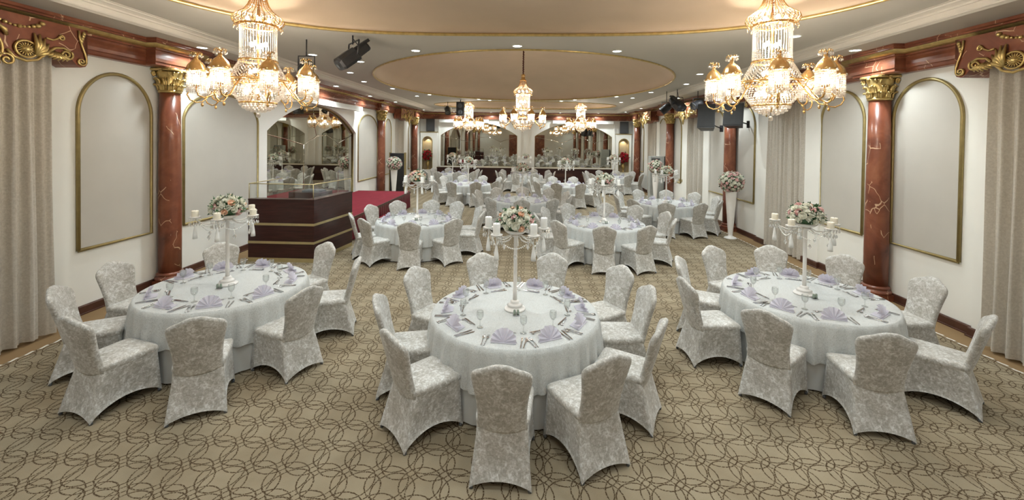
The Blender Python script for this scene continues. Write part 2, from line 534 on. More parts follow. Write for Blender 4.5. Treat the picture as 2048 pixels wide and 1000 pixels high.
# domes inside the ovals
def dome(o, prof):
    N = 96; rows = []
    for k, z in prof:
        rows.append([(*opt(o, 2 * PI * j / N, k), z) for j in range(N)])
    b.grid(rows, True, True, 2)
    c = len(b.v); b.add([(o['cx'], o['cy'], prof[-1][1])] + rows[-1], [(0, j + 1, (j + 1) % N + 1) for j in range(N)], True, 2)
dome(OV[0], [(1, ZI), (1.0, ZI + .03), (.99, ZI + .07), (.97, ZI + .11), (.94, ZI + .14), (.90, ZI + .15), (.5, ZI + .15), (.02, ZI + .15)])
dome(OV[1], [(1, ZI), (1.0, ZI + .05)] + [(math.cos(PI / 2 * k / 12), ZI + .05 + 1.15 * math.sin(PI / 2 * k / 12)) for k in range(1, 12)] + [(.02, ZI + 1.2)])
dome(OV[2], [(1, ZI), (1.0, ZI + .03)] + [(math.cos(PI / 2 * k / 10), ZI + .03 + .45 * math.sin(PI / 2 * k / 10)) for k in range(1, 10)] + [(.02, ZI + .48)])
struct('ceiling', b, [m_ceil, m_soffit, m_dome])
# oval gilt rims
for i, o in enumerate(OV):
    b = MB(); b.tube([(*opt(o, 2 * PI * j / 140), ZI - .005) for j in range(140)], .026, 8, closed=True)
    struct('trim_%d' % (i + 1), b, m_gold)
# stepped cornice
def sweep(mb, path, prof, side, closed=False, smooth=False, mi=0):
    """path in plan; prof (d, z); side +1 = left of travel"""
    P = [Vector((x, y)) for x, y in path]; rows = []
    N = len(P)
    for i in range(N):
        a = (P[i] - P[i - 1]).normalized() if i > 0 else None
        c = (P[i + 1] - P[i]).normalized() if i < N - 1 else None
        if a is None: a = c
        if c is None: c = a
        na, nc = Vector((-a.y, a.x)) * side, Vector((-c.y, c.x)) * side
        m = (na + nc)
        if m.length < 1e-6: m = na
        m.normalize(); k = 1 / max(.3, m.dot(na))
        rows.append([(P[i].x + m.x * d * k, P[i].y + m.y * d * k, z) for d, z in prof])
    mb.grid(rows, False, smooth, mi)
b = MB()
path = [(CX0, YF), (CX0, CY1), (CX1, CY1), (CX1, YF)]
sweep(b, path, [(-.10, ZO - .001), (-.10, ZO - .02), (-.06, ZO - .03), (-.02, ZO - .015), (0, ZO - .015), (.012, ZO + .0), (.012, ZO + .06), (.03, ZO + .065), (.03, ZO + .09), (.07, ZO + .105), (.10, ZO + .11), (.11, ZI - .005), (.15, ZI - .005), (.15, ZI)], -1)
struct('trim_4', b, m_cornice)

# entablature running round the room, breaking forward over the columns
def wall_path(off=0.0):
    pts = [(XL, YF)]
    for c in COLS_L:
        if c - .3 > YF: pts += [(XL, c - .30), (XL + .17, c - .30), (XL + .17, c + .30), (XL, c + .30)]
    pts += [(XL, YB), (XR, YB)]
    for c in reversed(COLS_R):
        if c - .3 > YF: pts += [(XR, c + .30), (XR - .17, c + .30), (XR - .17, c - .30), (XR, c - .30)]
    pts += [(XR, YF)]
    return pts
b = MB()
sweep(b, wall_path(), [(-.02, 3.80), (.12, 3.80), (.14, 3.82), (.14, 3.86), (.165, 3.87), (.17, 3.92), (.165, 3.97), (.15, 4.02), (.15, 4.05), (.19, 4.06), (.19, 4.085)], -1)
sweep(b, wall_path(), [(.27, 4.145), (.30, 4.15), (.30, 4.17), (.33, 4.18), (.33, 4.22)], -1)
o = struct('trim_5', b, m_marble)
b = MB(); sweep(b, wall_path(), [(.19, 4.085), (.215, 4.088), (.24, 4.10), (.262, 4.125), (.27, 4.145)], -1, smooth=True)
obj('gilt_strip', b, m_gold, o)
# rounded blocks of the entablature over each column
# baseboards
def base_path(pts): return pts
b = MB(); sweep(b, wall_poly(XL, 1, BAYS_L, YF, YB), [(0.0, .13), (.022, .13), (.03, .115), (.03, .02), (.045, .015), (.045, 0)], -1)
struct('baseboard_left', b, m_brown)
b = MB(); sweep(b, wall_poly(XR, -1, BAYS_R, YF, YB), [(0.0, .13), (.022, .13), (.03, .115), (.03, .02), (.045, .015), (.045, 0)], 1)
struct('baseboard_right', b, m_brown)
# dark windows in the curtain recesses are covered by the curtains

# ------------------------------------------------------------------ arched wall panels
def arch_panel(wall, a, c, zb, zf, label, mould=.035):
    P = {'L': lambda s, z, d=0: (XL + d, s, z), 'R': lambda s, z, d=0: (XR - d, s, z), 'B': lambda s, z, d=0: (s, YB - d, z)}[wall]
    t = thing('arched_panel', label, 'wall panel', P((a + c) / 2, zb, 0))
    loc = Vector(t.location)
    def Q(s, z, d=0): return tuple(Vector(P(s, z, d)) - loc)
    pth = arch_path(a, c, zb, zf)
    b = MB()
    n = len(pth); cpt = ((a + c) / 2, (zb + zf(0)) / 2)
    b.add([Q(*cpt, .006)] + [Q(*p, .006) for p in pth], [(0, i + 1, (i + 1) % n + 1) for i in range(n)])
    obj('panel_field', b, m_panel, t)
    b = MB()
    b.tube([Q(*p, .012) for p in pth] + [Q(a, zb, .012)], mould, 8)
    obj('moulding', b, m_giltframe, t)
    return t
def semi(a, c, zs, zt): return lambda u: arch_z(u, zs, zt)
mw_ = .027
for a, c, zs, zt, lab in [
    (-2.9, -1.75, 2.95, 3.58, 'beige arched panel behind the viewer on the left wall'),
    (.35, 1.6, 2.95, 3.58, 'beige arched panel before the left column nearest the entrance'),
    (2.2, 3.2, 2.95, 3.58, 'beige arched panel left of the nearest left curtain'),
    (5.82, 7.0, 2.95, 3.59, 'beige gold-framed arched panel between left curtain and near left column'),
    (7.68, 9.86, 2.92, 3.52, 'wide beige arched panel right of the near left column, behind candelabra'),
    (15.85, 17.9, 2.92, 3.55, 'beige arched panel right of the left wall mirror, above the stage'),
    (18.85, 19.75, 2.92, 3.5, 'narrow beige arched panel behind the black cabinet and flower stand'),
    (22.6, 23.55, 2.92, 3.5, 'small beige arched panel next to the farthest left column')]:
    arch_panel('L', a, c, .95, semi(a, c, zs, zt), lab, mw_)
RL = ['nearest', 'second', 'third', 'fourth']
for c in COLS_R:
    i = COLS_R.index(c)
    c = [-3.4, 2.1, 7.62, 13.07, 18.52, 23.97][i]
    if i < 5:
        nm = {0: 'column behind the viewer', 1: 'column beside the viewer', 2: 'near right column', 3: 'right column by the hanging speakers', 4: 'right column by the air conditioner'}[i]
        arch_panel('R', c + .33, c + 1.47, .97, semi(0, 0, 3.05, 3.66), 'beige gold-framed arched panel just beyond the ' + nm, mw_)
    if i > 1:
        nm = {2: 'near right column', 3: 'right column by the hanging speakers', 4: 'right column by the air conditioner', 5: 'farthest right column'}[i]
        arch_panel('R', c - 1.41, c - .28, .97, semi(0, 0, 3.05, 3.66), 'beige gold-framed arched panel just before the ' + nm, mw_)

# ------------------------------------------------------------------ mirrors
def mirror(wall, op, depth, label):
    a, c, zb, zf = op
    P = {'L': lambda s, z, d=0: (XL + d, s, z), 'B': lambda s, z, d=0: (s, YB - d, z)}[wall]
    t = thing('wall_mirror', label, 'mirror', P((a + c) / 2, zb, 0))
    loc = Vector(t.location)
    def Q(s, z, d=0): return tuple(Vector(P(s, z, d)) - loc)
    pth = arch_path(a, c, zb, zf); n = len(pth)
    b = MB(); b.add([Q((a + c) / 2, (zb + zf(0)) / 2, -depth)] + [Q(*p, -depth) for p in pth], [(0, i + 1, (i + 1) % n + 1) for i in range(n)])
    obj('mirror_glass', b, m_mirror, t)
    b = MB(); b.tube([Q(*p, -depth + .02) for p in pth] + [Q(a, zb, -depth + .02)], .028, 6)
    obj('frame', b, m_giltframe, t)
    b = MB()
    wd = c - a; zs = zf(-1)
    segs = [[(a, zs - .06), (a + wd * .18, zs - .2), (a + wd * .36, zs - .38), (a + wd * .5, zs - .12), (a + wd * .62, zs - .08), (a + wd * .78, zs - .36), (c, zs - .05)],
            [(a + wd * .36, zs - .38), (a + wd * .36, zb)], [(a + wd * .78, zs - .36), (a + wd * .78, zb)],
            [(a + wd * .5, zs - .12), (a + wd * .47, zs + .3), (a + wd * .46, zf(-.08))], [(a, zb + .65), (c, zb + .65)]]
    for k, sg in enumerate(segs):
        b.tube([Q(*p, -depth + .004) for p in sg], .012 if k == 0 else .006, 4)
    obj('bevel_line', b, m_bevel, t)
mirror('L', LM, .13, 'large arched smoked mirror on the left wall behind the bar')
mirror('B', B1, .09, 'left one of two arched mirrors on the far wall')
mirror('B', B2, .09, 'right one of two arched mirrors on the far wall')

# low dark cabinet along the far wall below the mirrors
t = thing('low_cabinet', 'long low dark brown cabinet under the far wall mirrors', 'cabinet', (-.1, YB - .2, 0))
b = MB(); b.box(-5.3, 5.2, -.12, .19, 0, .86); obj('body', b, m_mahog, t)
b = MB(); b.box(-5.33, 5.23, -.15, .19, .86, .91); obj('top', b, m_mahog, t)
b = MB(); b.box(-5.33, 5.23, -.155, -.13, .912, .93); obj('brass_edge', b, m_bargold, t)
for x0 in (-4.6, -1.9, 1.2, 3.3):
    b = MB(); b.box(x0, x0 + 1.6, -.13, -.12, .45, .62); obj('front_panel', b, m_brown, t)

# ------------------------------------------------------------------ niche blocks on the far wall
def niche(x0, x1, a, c, label, sx):
    t = thing('niche_unit', label, 'niche', ((x0 + x1) / 2, YB, 0))
    ox = (x0 + x1) / 2
    b = MB(); d = .3; zf = lambda u: arch_z(u, 2.45, 2.74)
    P = lambda s, z, y=-d: (s - ox, y, z)
    arch_wall(b, lambda s, z: P(s, z), x0, x1, 0, 3.0, [(a, c, .78, zf)], 16)
    for x in (x0, x1): b.add([P(x, 0), P(x, 0, 0), P(x, 3.0, 0), P(x, 3.0)], [(0, 1, 2, 3)])
    b.add([P(x0, 3.0), P(x1, 3.0), P(x1, 3.0, 0), P(x0, 3.0, 0)], [(0, 1, 2, 3)])
    obj('casing', b, m_wall, t)
    b = MB(); pth = arch_path(a, c, .78, zf, 16)
    for p, q in zip(pth + [pth[0]], pth[1:] + [pth[0]]): b.add([P(*p), P(*q), P(*q, -.03), P(*p, -.03)], [(0, 1, 2, 3)], True)
    n = len(pth); b.add([P((a + c) / 2, 1.7, -.03)] + [P(*p, -.03) for p in pth], [(0, i + 1, (i + 1) % n + 1) for i in range(n)])
    obj('recess', b, m_niche, t)
    b = MB(); b.tube([P(*p) for p in pth] + [P(*pth[0])], .024, 6); obj('moulding', b, m_giltframe, t)
    b = MB(); b.box(x0 - ox - .02, x1 - ox + .02, -d - .03, 0, 2.98, 3.03); obj('cap', b, m_giltframe, t)
    l = bpy.data.lights.new('niche_lamp', 'SPOT'); l.energy = 9; l.color = (1, .85, .55); l.spot_size = 1.9; l.shadow_soft_size = .03
    lo = bpy.data.objects.new('niche_lamp', l); COL.objects.link(lo); lo.location = ((a + c) / 2 - ox, -.16, 2.66); lo.parent = t
niche(-6.44, -5.42, -6.3, -5.72, 'white pier with lit arched niche in the far left corner', -1)
niche(5.25, 6.14, 5.4, 5.98, 'white pier with lit arched niche in the far right corner', 1)

# ------------------------------------------------------------------ columns
def make_column():
    t = thing('marbled_column', 'x', 'column')
    b = MB(); b.box(-.21, .21, -.21, .21, 0, .10); b.lathe([(.215, .10), (.22, .12), (.215, .15), (.19, .165), (.19, .18), (.20, .195), (.195, .215), (.175, .225), (.165, .235)], 28)
    obj('base', b, m_marble, t)
    b = MB(); b.lathe([(.168, .22), (.170, .8), (.168, 1.6), (.160, 2.5), (.150, 3.40)], 32); obj('shaft', b, m_marble, t)
    b = MB()
    b.lathe([(.155, 3.38), (.168, 3.39), (.172, 3.405), (.165, 3.42), (.152, 3.43), (.15, 3.47), (.158, 3.6), (.19, 3.72), (.2, 3.745)], 28)
    for tier, (z0, h, r0, n, tw) in enumerate([(3.42, .13, .152, 8, 0), (3.50, .16, .158, 8, .5)]):
        for k in range(n):
            a = 2 * PI * (k + tw) / n
            for q in (-1, 0, 1):
                aa = a + q * .16
                pts = []
                for i in range(7):
                    u = i / 6; rr = r0 + .012 + .055 * u ** 3 + (.012 if u > .8 else 0); z = z0 + h * (u if u < .85 else .85 - (u - .85) * .8) * (1 - .12 * abs(q))
                    pts.append((rr * math.cos(aa), rr * math.sin(aa), z))
                b.tube(pts, [.016, .019, .02, .019, .017, .015, .008], 5)
    for k in range(4):
        a = PI / 4 + k * PI / 2
        for s_ in (-1, 1):
            pts = []
            for i in range(26):
                u = i / 25; th = u * 4.2 * PI; rr = .048 * (1 - u * .82)
                ca = a + s_ * .16 * (1 - .4 * u)
                rad = .205 + rr * math.cos(th) * .6 + .02; z = 3.70 + rr * math.sin(th)
                pts.append((rad * math.cos(ca), rad * math.sin(ca), z))
            b.tube(pts, .010, 5)
    for k in range(4):
        a = k * PI / 2; b.sphere((.2 * math.cos(a), .2 * math.sin(a), 3.745), .03, 8, 5)
    n = 40; rows = []
    for z, s_ in ((3.755, .96), (3.765, 1.0), (3.79, 1.0), (3.80, .97)):
        rows.append([(s_ * (.17 + .095 * abs(math.cos(2 * (2 * PI * j / n - PI / 4))) ** 1.2) * 1.05 * math.cos(2 * PI * j / n), s_ * (.17 + .095 * abs(math.cos(2 * (2 * PI * j / n - PI / 4))) ** 1.2) * 1.05 * math.sin(2 * PI * j / n), z) for j in range(n)])
    b.grid(rows, True, False, cap0=True, cap1=True)
    obj('capital', b, m_gold, t)
    # convex block of the entablature sitting on the capital
    return freeze(t)
colp = make_column()
XCL, XCR = XL + .172, XR - .172
labs = {('L', 0): 'red marbled column behind the viewer at left', ('L', 1): 'red marbled column beside the viewer at left', ('L', 2): 'red marbled column with gilt capital near left, behind the left front table',
        ('L', 3): 'red marbled column on the left wall beyond the mirror and stage', ('L', 4): 'farthest red marbled column on the left wall, by the niche'}
for i, c in enumerate(COLS_L): place(colp, (XCL, c, 0), 0, labs[('L', i)], 'red marbled columns')
rl = ['red marbled column behind the viewer at right', 'red marbled column beside the viewer at right', 'large red marbled column with gilt capital near right', 'red marbled column on the right wall under the hanging speakers',
      'red marbled column on the right wall beside the grey air conditioner', 'farthest red marbled column on the right wall, by the niche']
for i, c in enumerate(COLS_R): place(colp, (XCR, c, 0), 0, rl[i], 'red marbled columns')

# ------------------------------------------------------------------ curtains
def curtain(xc, yc, hw, sgn, label, seed):
    rnd = random.Random(seed)
    t = thing('curtain', label, 'curtain', (xc, yc, 0))
    ph = [rnd.random() * 6 for _ in range(5)]; n = 150; rows = []; hem = []
    def off(u, z):
        y = u * hw
        amp = .045 * (1 - .35 * z / 4)
        return amp * math.sin(y * 34 + ph[0] + .8 * math.sin(y * 5 + ph[1])) + .018 * math.sin(y * 78 + ph[2]) + .012 * math.sin(z * 1.3 + y * 9 + ph[3])
    for z in [.03, .05, .10, .101, .35, .8, 1.4, 2.0, 2.6, 3.2, 3.85]:
        k = 1 + .04 * (1 - z / 3.85) + (.004 if z <= .1 else 0)
        rows.append([(sgn * off(u, z), u * hw * k, z) for u in [-1 + 2 * i / n for i in range(n + 1)]])
    b = MB(); b.grid(rows[3:], False, True); obj('drape', b, m_curtain, t)
    b = MB(); b.grid(rows[:3], False, True); obj('hem_band', b, m_curtain, t)
    b = MB(); b.tube([(0, -hw, 3.86), (0, hw, 3.86)], .012, 8); obj('rod', b, m_giltframe, t)
for i, c in enumerate(BAYS_L):
    curtain(XL + .27 if i == 1 else XL + .03, c + (.04 if i == 1 else 0), .80 if i == 1 else .66, 1, ['taupe curtain behind the viewer at left', 'taupe curtain hanging at the left edge of the picture', 'taupe curtain at the far left beyond the black cabinet'][i], i)
for i, c in enumerate(BAYS_R):
    curtain(XR - (.22 if i == 1 else .05), c, .84 if i == 1 else .68, -1, ['taupe curtain behind the viewer at right', 'taupe curtain hanging at the right edge of the picture', 'taupe curtain between near right column and hanging speakers', 'taupe curtain between hanging speakers and air conditioner', 'taupe curtain at the far right nearest the end wall'][i], 10 + i)

# ------------------------------------------------------------------ carved gilt pelmets
def spiral(cx, cz, r, turns, a0, dirn, n=30, k=.85):
    return [(cx + r * (1 - k * i / n) * math.cos(a0 + dirn * 2 * PI * turns * i / n), cz + r * (1 - k * i / n) * math.sin(a0 + dirn * 2 * PI * turns * i / n)) for i in range(n + 1)]
def make_pelmet():
    t = thing('carved_pelmet', 'x', 'pelmet')
    # local: x outwards from wall, y along wall, z height
    b = MB()
    half = [(0, 3.55), (.10, 3.50), (.22, 3.52), (.34, 3.56), (.46, 3.62), (.56, 3.70), (.66, 3.71), (.74, 3.66), (.80, 3.66), (.84, 3.62), (.88, 3.57), (.93, 3.54), (.985, 3.56), (1.01, 3.61), (1.0, 3.68), (.975, 3.80), (.97, 4.03)]
    pts = [(-y, z) for y, z in reversed(half)] + half[1:]
    n = len(pts)
    for i in range(n - 1):
        (y0, z0), (y1, z1) = pts[i], pts[i + 1]
        b.add([(.035, y0, z0), (.035, y1, z1), (.035, y1, 4.06), (.035, y0, 4.06)], [(0, 1, 2, 3)])
        b.add([(.035, y0, z0), (.035, y1, z1), (-.32, y1, z1), (-.32, y0, z0)], [(0, 1, 2, 3)])
    obj('board', b, m_marble, t)
    b = MB()
    X = .05
    def tb(p, r, n=6): b.tube([(X, y, z) for y, z in p], r, n)
    for s in (-1, 1):
        # end bracket scroll
        tb([(s * .90, 4.03), (s * .905, 3.94), (s * .93, 3.84), (s * .965, 3.74), (s * .985, 3.66)] + [(s * (.93 + (y - .93)), z) for y, z in spiral(.93, 3.62, .055, 1.6, .5, -1)], .012)
        for k in range(4): b.sphere((X, s * (.955 - .01 * k), 4.0 - k * .035), .022, 6, 4, sz=1.5)
        # long volute from medallion out to curl
        p = [(s * .20, 3.62), (s * .26, 3.545), (s * .37, 3.515), (s * .47, 3.55), (s * .56, 3.65), (s * .64, 3.735), (s * .73, 3.755), (s * .80, 3.72)]
        tb(p, .017); tb([(s * y, z) for y, z in spiral(.765, 3.675, .07, 1.7, .75, -1)], .013)
        # acanthus under the volute
        for k in range(6):
            a = 3.6 + k * .33
            b.tube([(X - .01, s * (.63 + .01 * k), 3.68), (X + .03, s * (.63 + .055 * math.cos(a) + .02 * k), 3.66 + .05 * math.sin(a)), (X, s * (.62 + .09 * math.cos(a) + .02 * k), 3.655 + .075 * math.sin(a))], [.016, .022, .006], 6)
        # fan of leaves above medallion
        for k in range(5):
            a = .35 + k * .33
            b.tube([(X, s * .46, 3.60), (X + .03, s * (.46 + .08 * math.cos(a)), 3.60 + .13 * math.sin(a)), (X, s * (.46 + .16 * math.cos(a)), 3.60 + .27 * math.sin(a))], [.016, .026, .008], 6)
        tb([(s * .56, 3.84), (s * .62, 3.83), (s * .67, 3.86), (s * .70, 3.90)] + [(s * y, z) for y, z in spiral(.71, 3.88, .035, 1.2, 1.5, -1, 16)], .011)
        # garland of little flowers
        for k in range(12):
            u = k / 11; b.sphere((X, s * (.06 + .46 * u), 3.985 - .07 * math.sin(PI * u) + (.02 if k in (0, 11) else 0)), .016 + .008 * (k % 3 == 0) + .012 * (k in (0, 10, 11)), 6, 4)
    obj('scroll_carving', b, m_gold, t)
    for s in (-1, 1):
        b = MB()
        b.tube([(X, s * .37 + .10 * math.cos(2 * PI * k / 24), 3.66 + .10 * math.sin(2 * PI * k / 24)) for k in range(24)], .014, 6, closed=True)
        b.sphere((X - .01, s * .37, 3.66), .05, 10, 6)
        for k in range(18):
            a = 2 * PI * k / 18; b.tube([(X, s * .37 + .03 * math.cos(a), 3.66 + .03 * math.sin(a)), (X + .005, s * .37 + .085 * math.cos(a), 3.66 + .085 * math.sin(a))], .008, 4)
        obj('medallion', b, m_gold, t)
    b = MB()
    for k in range(9):
        a = PI * (1.0 + k / 8)
        b.tube([(X + .02, 0, 3.62), (X + .06, .07 * math.cos(a), 3.55 + .12 * math.sin(a)), (X + .05, .13 * math.cos(a) * (1 - .3 * abs(math.sin(a))), 3.55 + .30 * math.sin(a))], [.02, .035, .012], 6)
    for k in range(7):
        a = .5 + k * .36
        b.tube([(X + .02, 0, 3.62), (X + .05, .07 * math.cos(a), 3.66 + .10 * math.sin(a)), (X + .02, .13 * math.cos(a), 3.68 + .20 * math.sin(a))], [.02, .028, .010], 6)
    for s in (-1, 1):
        b.tube([(X, s * y, z) for y, z in spiral(.20, 3.50, .07, 1.4, 2.2, -1)], .014, 6)
        b.tube([(X, s * .2, 3.78), (X + .03, s * .16, 3.84), (X, s * .08, 3.93)], [.015, .028, .008], 6)
    b.sphere((X + .05, 0, 3.62), .06, 10, 6)
    b.tube([(X + .02, .15 * math.cos(2 * PI * k / 20), 3.62 + .18 * math.sin(2 * PI * k / 20)) for k in range(20)], .016, 6, closed=True)
    obj('cartouche', b, m_gold, t)
    return freeze(t)
pel = make_pelmet()
pl = {'L': ['gilt carved pelmet behind the viewer at left', 'gilt carved pelmet over the curtain at the left picture edge', 'small gilt carved pelmet over the far left curtain'],
      'R': ['gilt carved pelmet behind the viewer at right', 'gilt carved pelmet over the curtain at the right picture edge', 'gilt carved pelmet behind the right near chandelier', 'gilt carved pelmet beside the hanging speakers', 'small gilt carved pelmet over the farthest right curtain']}
for i, c in enumerate(BAYS_L): place(pel, (XL + .42, c, 0), 0, pl['L'][i], 'carved pelmets', 1.12)
for i, c in enumerate(BAYS_R): place(pel, (XR - .40, c, 0), PI, pl['R'][i], 'carved pelmets', 1.10)

# ------------------------------------------------------------------ downlights
def make_down(watts):
    t = thing('downlight', 'x', 'downlight')
    b = MB(); b.lathe([(.095, 0), (.097, -.008), (.085, -.012), (.078, -.006), (.075, 0)], 24, cap=False); obj('rim', b, m_white, t)
    b = MB(); b.lathe([(.0001, -.004), (.076, -.004)], 24, cap=False); obj('lamp', b, m_down, t)
    l = bpy.data.lights.new('downlight_beam', 'SPOT'); l.energy = watts; l.color = COOL; l.spot_size = R(150); l.spot_blend = .8; l.shadow_soft_size = .07
    lo = bpy.data.objects.new('downlight_beam', l); COL.objects.link(lo); lo.location = (0, 0, -.03); lo.parent = t
    return freeze(t)
dn = make_down(DOWN_W)
dn_near = make_down(DOWN_W * .62)
inner = [(-2.2, 8.12), (-.21, 7.73), (1.68, 8.08), (4.09, 8.55), (-3.78, 9.33), (-4.7, 10.93), (-5.02, 12.67), (-4.71, 14.43), (-4.52, 16.94), (-3.6, 16.11), (-2.07, 17.9), (1.97, 17.9), (3.24, 16.3), (4.18, 16.98), (4.3, 14.9), (4.7, 12.69), (4.33, 10.79), (4.15, 18.9), (1.46, 18.6), (-1.69, 18.5), (-4.48, 8.57), (4.25, 6.9), (-.2, 18.5)]
for i, (x, y) in enumerate(inner):
    for o in OV[1:]:
        q = math.hypot((x - o['cx']) / o['a'], (y - o['cy']) / o['b'])
        if q < 1.055: x = o['cx'] + (x - o['cx']) * 1.055 / q; y = o['cy'] + (y - o['cy']) * 1.055 / q
    place(dn, (x, y, ZI), 0, 'round bright downlight in the grey ceiling around the ovals', 'downlights in the grey ceiling field')
outer = [(-5.85, 7.33), (-5.94, 12.79), (-6.02, 15.8), (-5.85, 18.35), (5.5, 7.3), (5.45, 12.56), (5.45, 15.54), (5.53, 20.77), (5.4, 23.45), (-5.83, 23.3), (-4.38, 24.75), (-2.18, 24.75), (1.9, 24.75), (4.12, 24.75), (-5.85, 2.0), (5.5, 2.0), (-5.85, -2.5), (5.5, -2.5)]
for i, (x, y) in enumerate(outer): place(dn, (x, y, ZO), 0, 'small bright downlight in the outer beige soffit along the walls', 'downlights in the outer soffit')
for (x, y) in [(-1.75, 5.4), (-.17, 5.4), (1.4, 5.4), (2.8, 5.3), (-3.0, 3.2), (-1.0, 2.6), (.9, 2.6), (2.9, 3.2), (-2.4, .4), (-.1, .3), (2.3, .4), (-2.4, -2.0), (2.3, -2.0)]:
    place(dn_near, (x, y, ZI + .15), 0, 'bright downlight set in the near tan ceiling panel', 'downlights in the near tan ceiling panel')

# ------------------------------------------------------------------ chandeliers (bottom pendant at z=0 local)
def make_chandelier():
    t = thing('crystal_chandelier', 'x', 'chandelier')
    # bottom bowl of crystal balls
    b = MB()
    for r, z, n in [(.20, .16, 26), (.17, .125, 22), (.13, .10, 16), (.08, .08, 10)]:
        for k in range(n):
            a = 2 * PI * (k + .5 * (n % 4)) / n; b.sphere((r * math.cos(a), r * math.sin(a), z), .021, 6, 4)
    b.sphere((0, 0, .02), .028, 8, 6, sz=1.2)
    obj('crystal_bowl', b, m_crystal, t)
    # bead basket
    b = MB()
    for i in range(11):
        u = i / 10; z = .20 + .27 * u; r = .22 + .13 * math.sin(u * PI * .5) * 1.0
        n = 44
        for k in range(n):
            a = 2 * PI * (k + .5 * (i % 2)) / n; b.bead((r * math.cos(a), r * math.sin(a), z), .0135, 1.1)
    for i in range(12):
        u = i / 11; z = .50 + .22 * u; r = .33 - .11 * u ** 1.2; n = 40
        for k in range(n):
            a = 2 * PI * (k + .5 * (i % 2)) / n; b.bead((r * math.cos(a), r * math.sin(a), z), .0115, 1.1)
    obj('bead_basket', b, m_crystal, t)
    b = MB()
    for r, z, h in [(.215, .185, .012), (.355, .475, .016), (.225, .735, .014), (.235, 1.20, .016)]:
        b.lathe([(r - .012, z - h), (r + .006, z - h), (r + .012, z), (r + .006, z + h), (r - .012, z + h), (r - .012, z - h)], 36, cap=False)
    for k in range(16):
        a = 2 * PI * k / 16
        b.tube([(.36 * math.cos(a), .36 * math.sin(a), .475), (.375 * math.cos(a), .375 * math.sin(a), .50), (.355 * math.cos(a), .355 * math.sin(a), .53)], .007, 4)
        b.tube([(.245 * math.cos(a), .245 * math.sin(a), 1.20), (.285 * math.cos(a), .285 * math.sin(a), 1.175), (.28 * math.cos(a), .28 * math.sin(a), 1.145)], .005, 4)
    b.tube([(0, 0, .1), (0, 0, 1.5)], .018, 8)
    obj('gilt_frame', b, m_brass, t)
    # upper cylinder of rods and beads
    b = MB(); n = 40
    for k in range(n):
        a = 2 * PI * k / n; x, y = .215 * math.cos(a), .215 * math.sin(a)
        b.tube([(x, y, .88), (x, y, 1.10)], .0055, 4, smooth=False)
        for i in range(6): b.bead((x, y, .755 + i * .022), .0105, 1.0)
        for i in range(4): b.bead((x, y, 1.115 + i * .022), .0105, 1.0)
    obj('crystal_cylinder', b, m_crystal, t)
    # flared crown of curved ribs, beads between
    b = MB(); bb = MB(); n = 28
    prof = [(.235, 1.20), (.285, 1.225), (.305, 1.265), (.29, 1.31), (.235, 1.35), (.17, 1.40), (.125, 1.47), (.10, 1.54), (.09, 1.60)]
    for k in range(n):
        a = 2 * PI * k / n
        b.tube([(r * math.cos(a), r * math.sin(a), z) for r, z in prof], .0055, 4)
        a2 = a + PI / n
        for i in range(16):
            u = i / 15 * (len(prof) - 1); j = min(int(u), len(prof) - 2); w_ = u - j
            r = prof[j][0] * (1 - w_) + prof[j + 1][0] * w_ - .008; z = prof[j][1] * (1 - w_) + prof[j + 1][1] * w_
            bb.bead((r * math.cos(a2), r * math.sin(a2), z), min(.013, r * .085), 1.0)
    b.lathe([(.095, 1.60), (.105, 1.61), (.10, 1.63), (.06, 1.66), (.055, 1.74), (.07, 1.76), (.06, 1.79), (.02, 1.82)], 20)
    cr = obj('crown', b, m_brass, t); obj('crown_beads', bb, m_crystal, cr)
    # inner bulbs
    b = MB()
    for z, r, n in [(.33, .16, 6), (.60, .10, 4), (.96, .09, 4), (1.27, .14, 6)]:
        for k in range(n):
            a = 2 * PI * (k + .3) / n; b.sphere((r * math.cos(a), r * math.sin(a), z), .022, 8, 6, sz=1.6)
    obj('inner_bulb', b, m_bulb, t)
    # eight arms with lantern shades
    for k in range(8):
        a = 2 * PI * (k + .35) / 8; ca, sa = math.cos(a), math.sin(a)
        pt = lambda r, z, ca=ca, sa=sa: (r * ca, r * sa, z)
        RL_ = .66
        b = MB()
        b.tube([pt(.34, .46), pt(.42, .36), pt(.50, .25), pt(.58, .21), pt(.64, .24), pt(.66, .30), pt(.66, .36)], .011, 6)
        b.tube([pt(.55, .22), pt(.60, .16), pt(.66, .15), pt(.72, .18), pt(.75, .24), pt(.73, .29)], .009, 5)
        b.tube([pt(.42, .36), pt(.46, .44), pt(.53, .48), pt(.58, .44), pt(.56, .39)], .008, 5)
        b.sphere(pt(.60, .125), .016, 6, 5, sz=1.6)
        b.lathe([(.01, .34), (.045, .355), (.05, .37), (.03, .38)], 12, c=pt(.66, 0))
        arm = obj('arm', b, m_brass, t)
        b = MB(); c0 = pt(RL_, 0)
        b.lathe([(.102, .53), (.110, .54), (.106, .555), (.098, .575), (.085, .61), (.058, .645), (.028, .675), (.018, .70), (.024, .71), (.01, .73)], 24, c=c0, rib=.05, ribn=8)
        for q in range(8):
            an = 2 * PI * q / 8; dx, dy = math.cos(an), math.sin(an)
            b.tube([(c0[0] + r * dx, c0[1] + r * dy, z) for r, z in ((.012, .70), (.018, .745), (.04, .77), (.06, .755), (.062, .735))], .0042, 4)
        obj('lamp_cap', b, m_brass, arm)
        b = MB()
        for q in range(26):
            an = 2 * PI * q / 26; x, y = c0[0] + .098 * math.cos(an), c0[1] + .092 * math.sin(an)
            for i in range(13): b.bead((x, y, .52 - i * .0205), .0115, 1.0)
        for q in range(8):
            an = 2 * PI * q / 8; b.sphere((c0[0] + .062 * math.cos(an), c0[1] + .062 * math.sin(an), .715), .014, 6, 4)
            b.sphere((c0[0] + .115 * math.cos(an + .4), c0[1] + .115 * math.sin(an + .4), .535), .012, 6, 4)
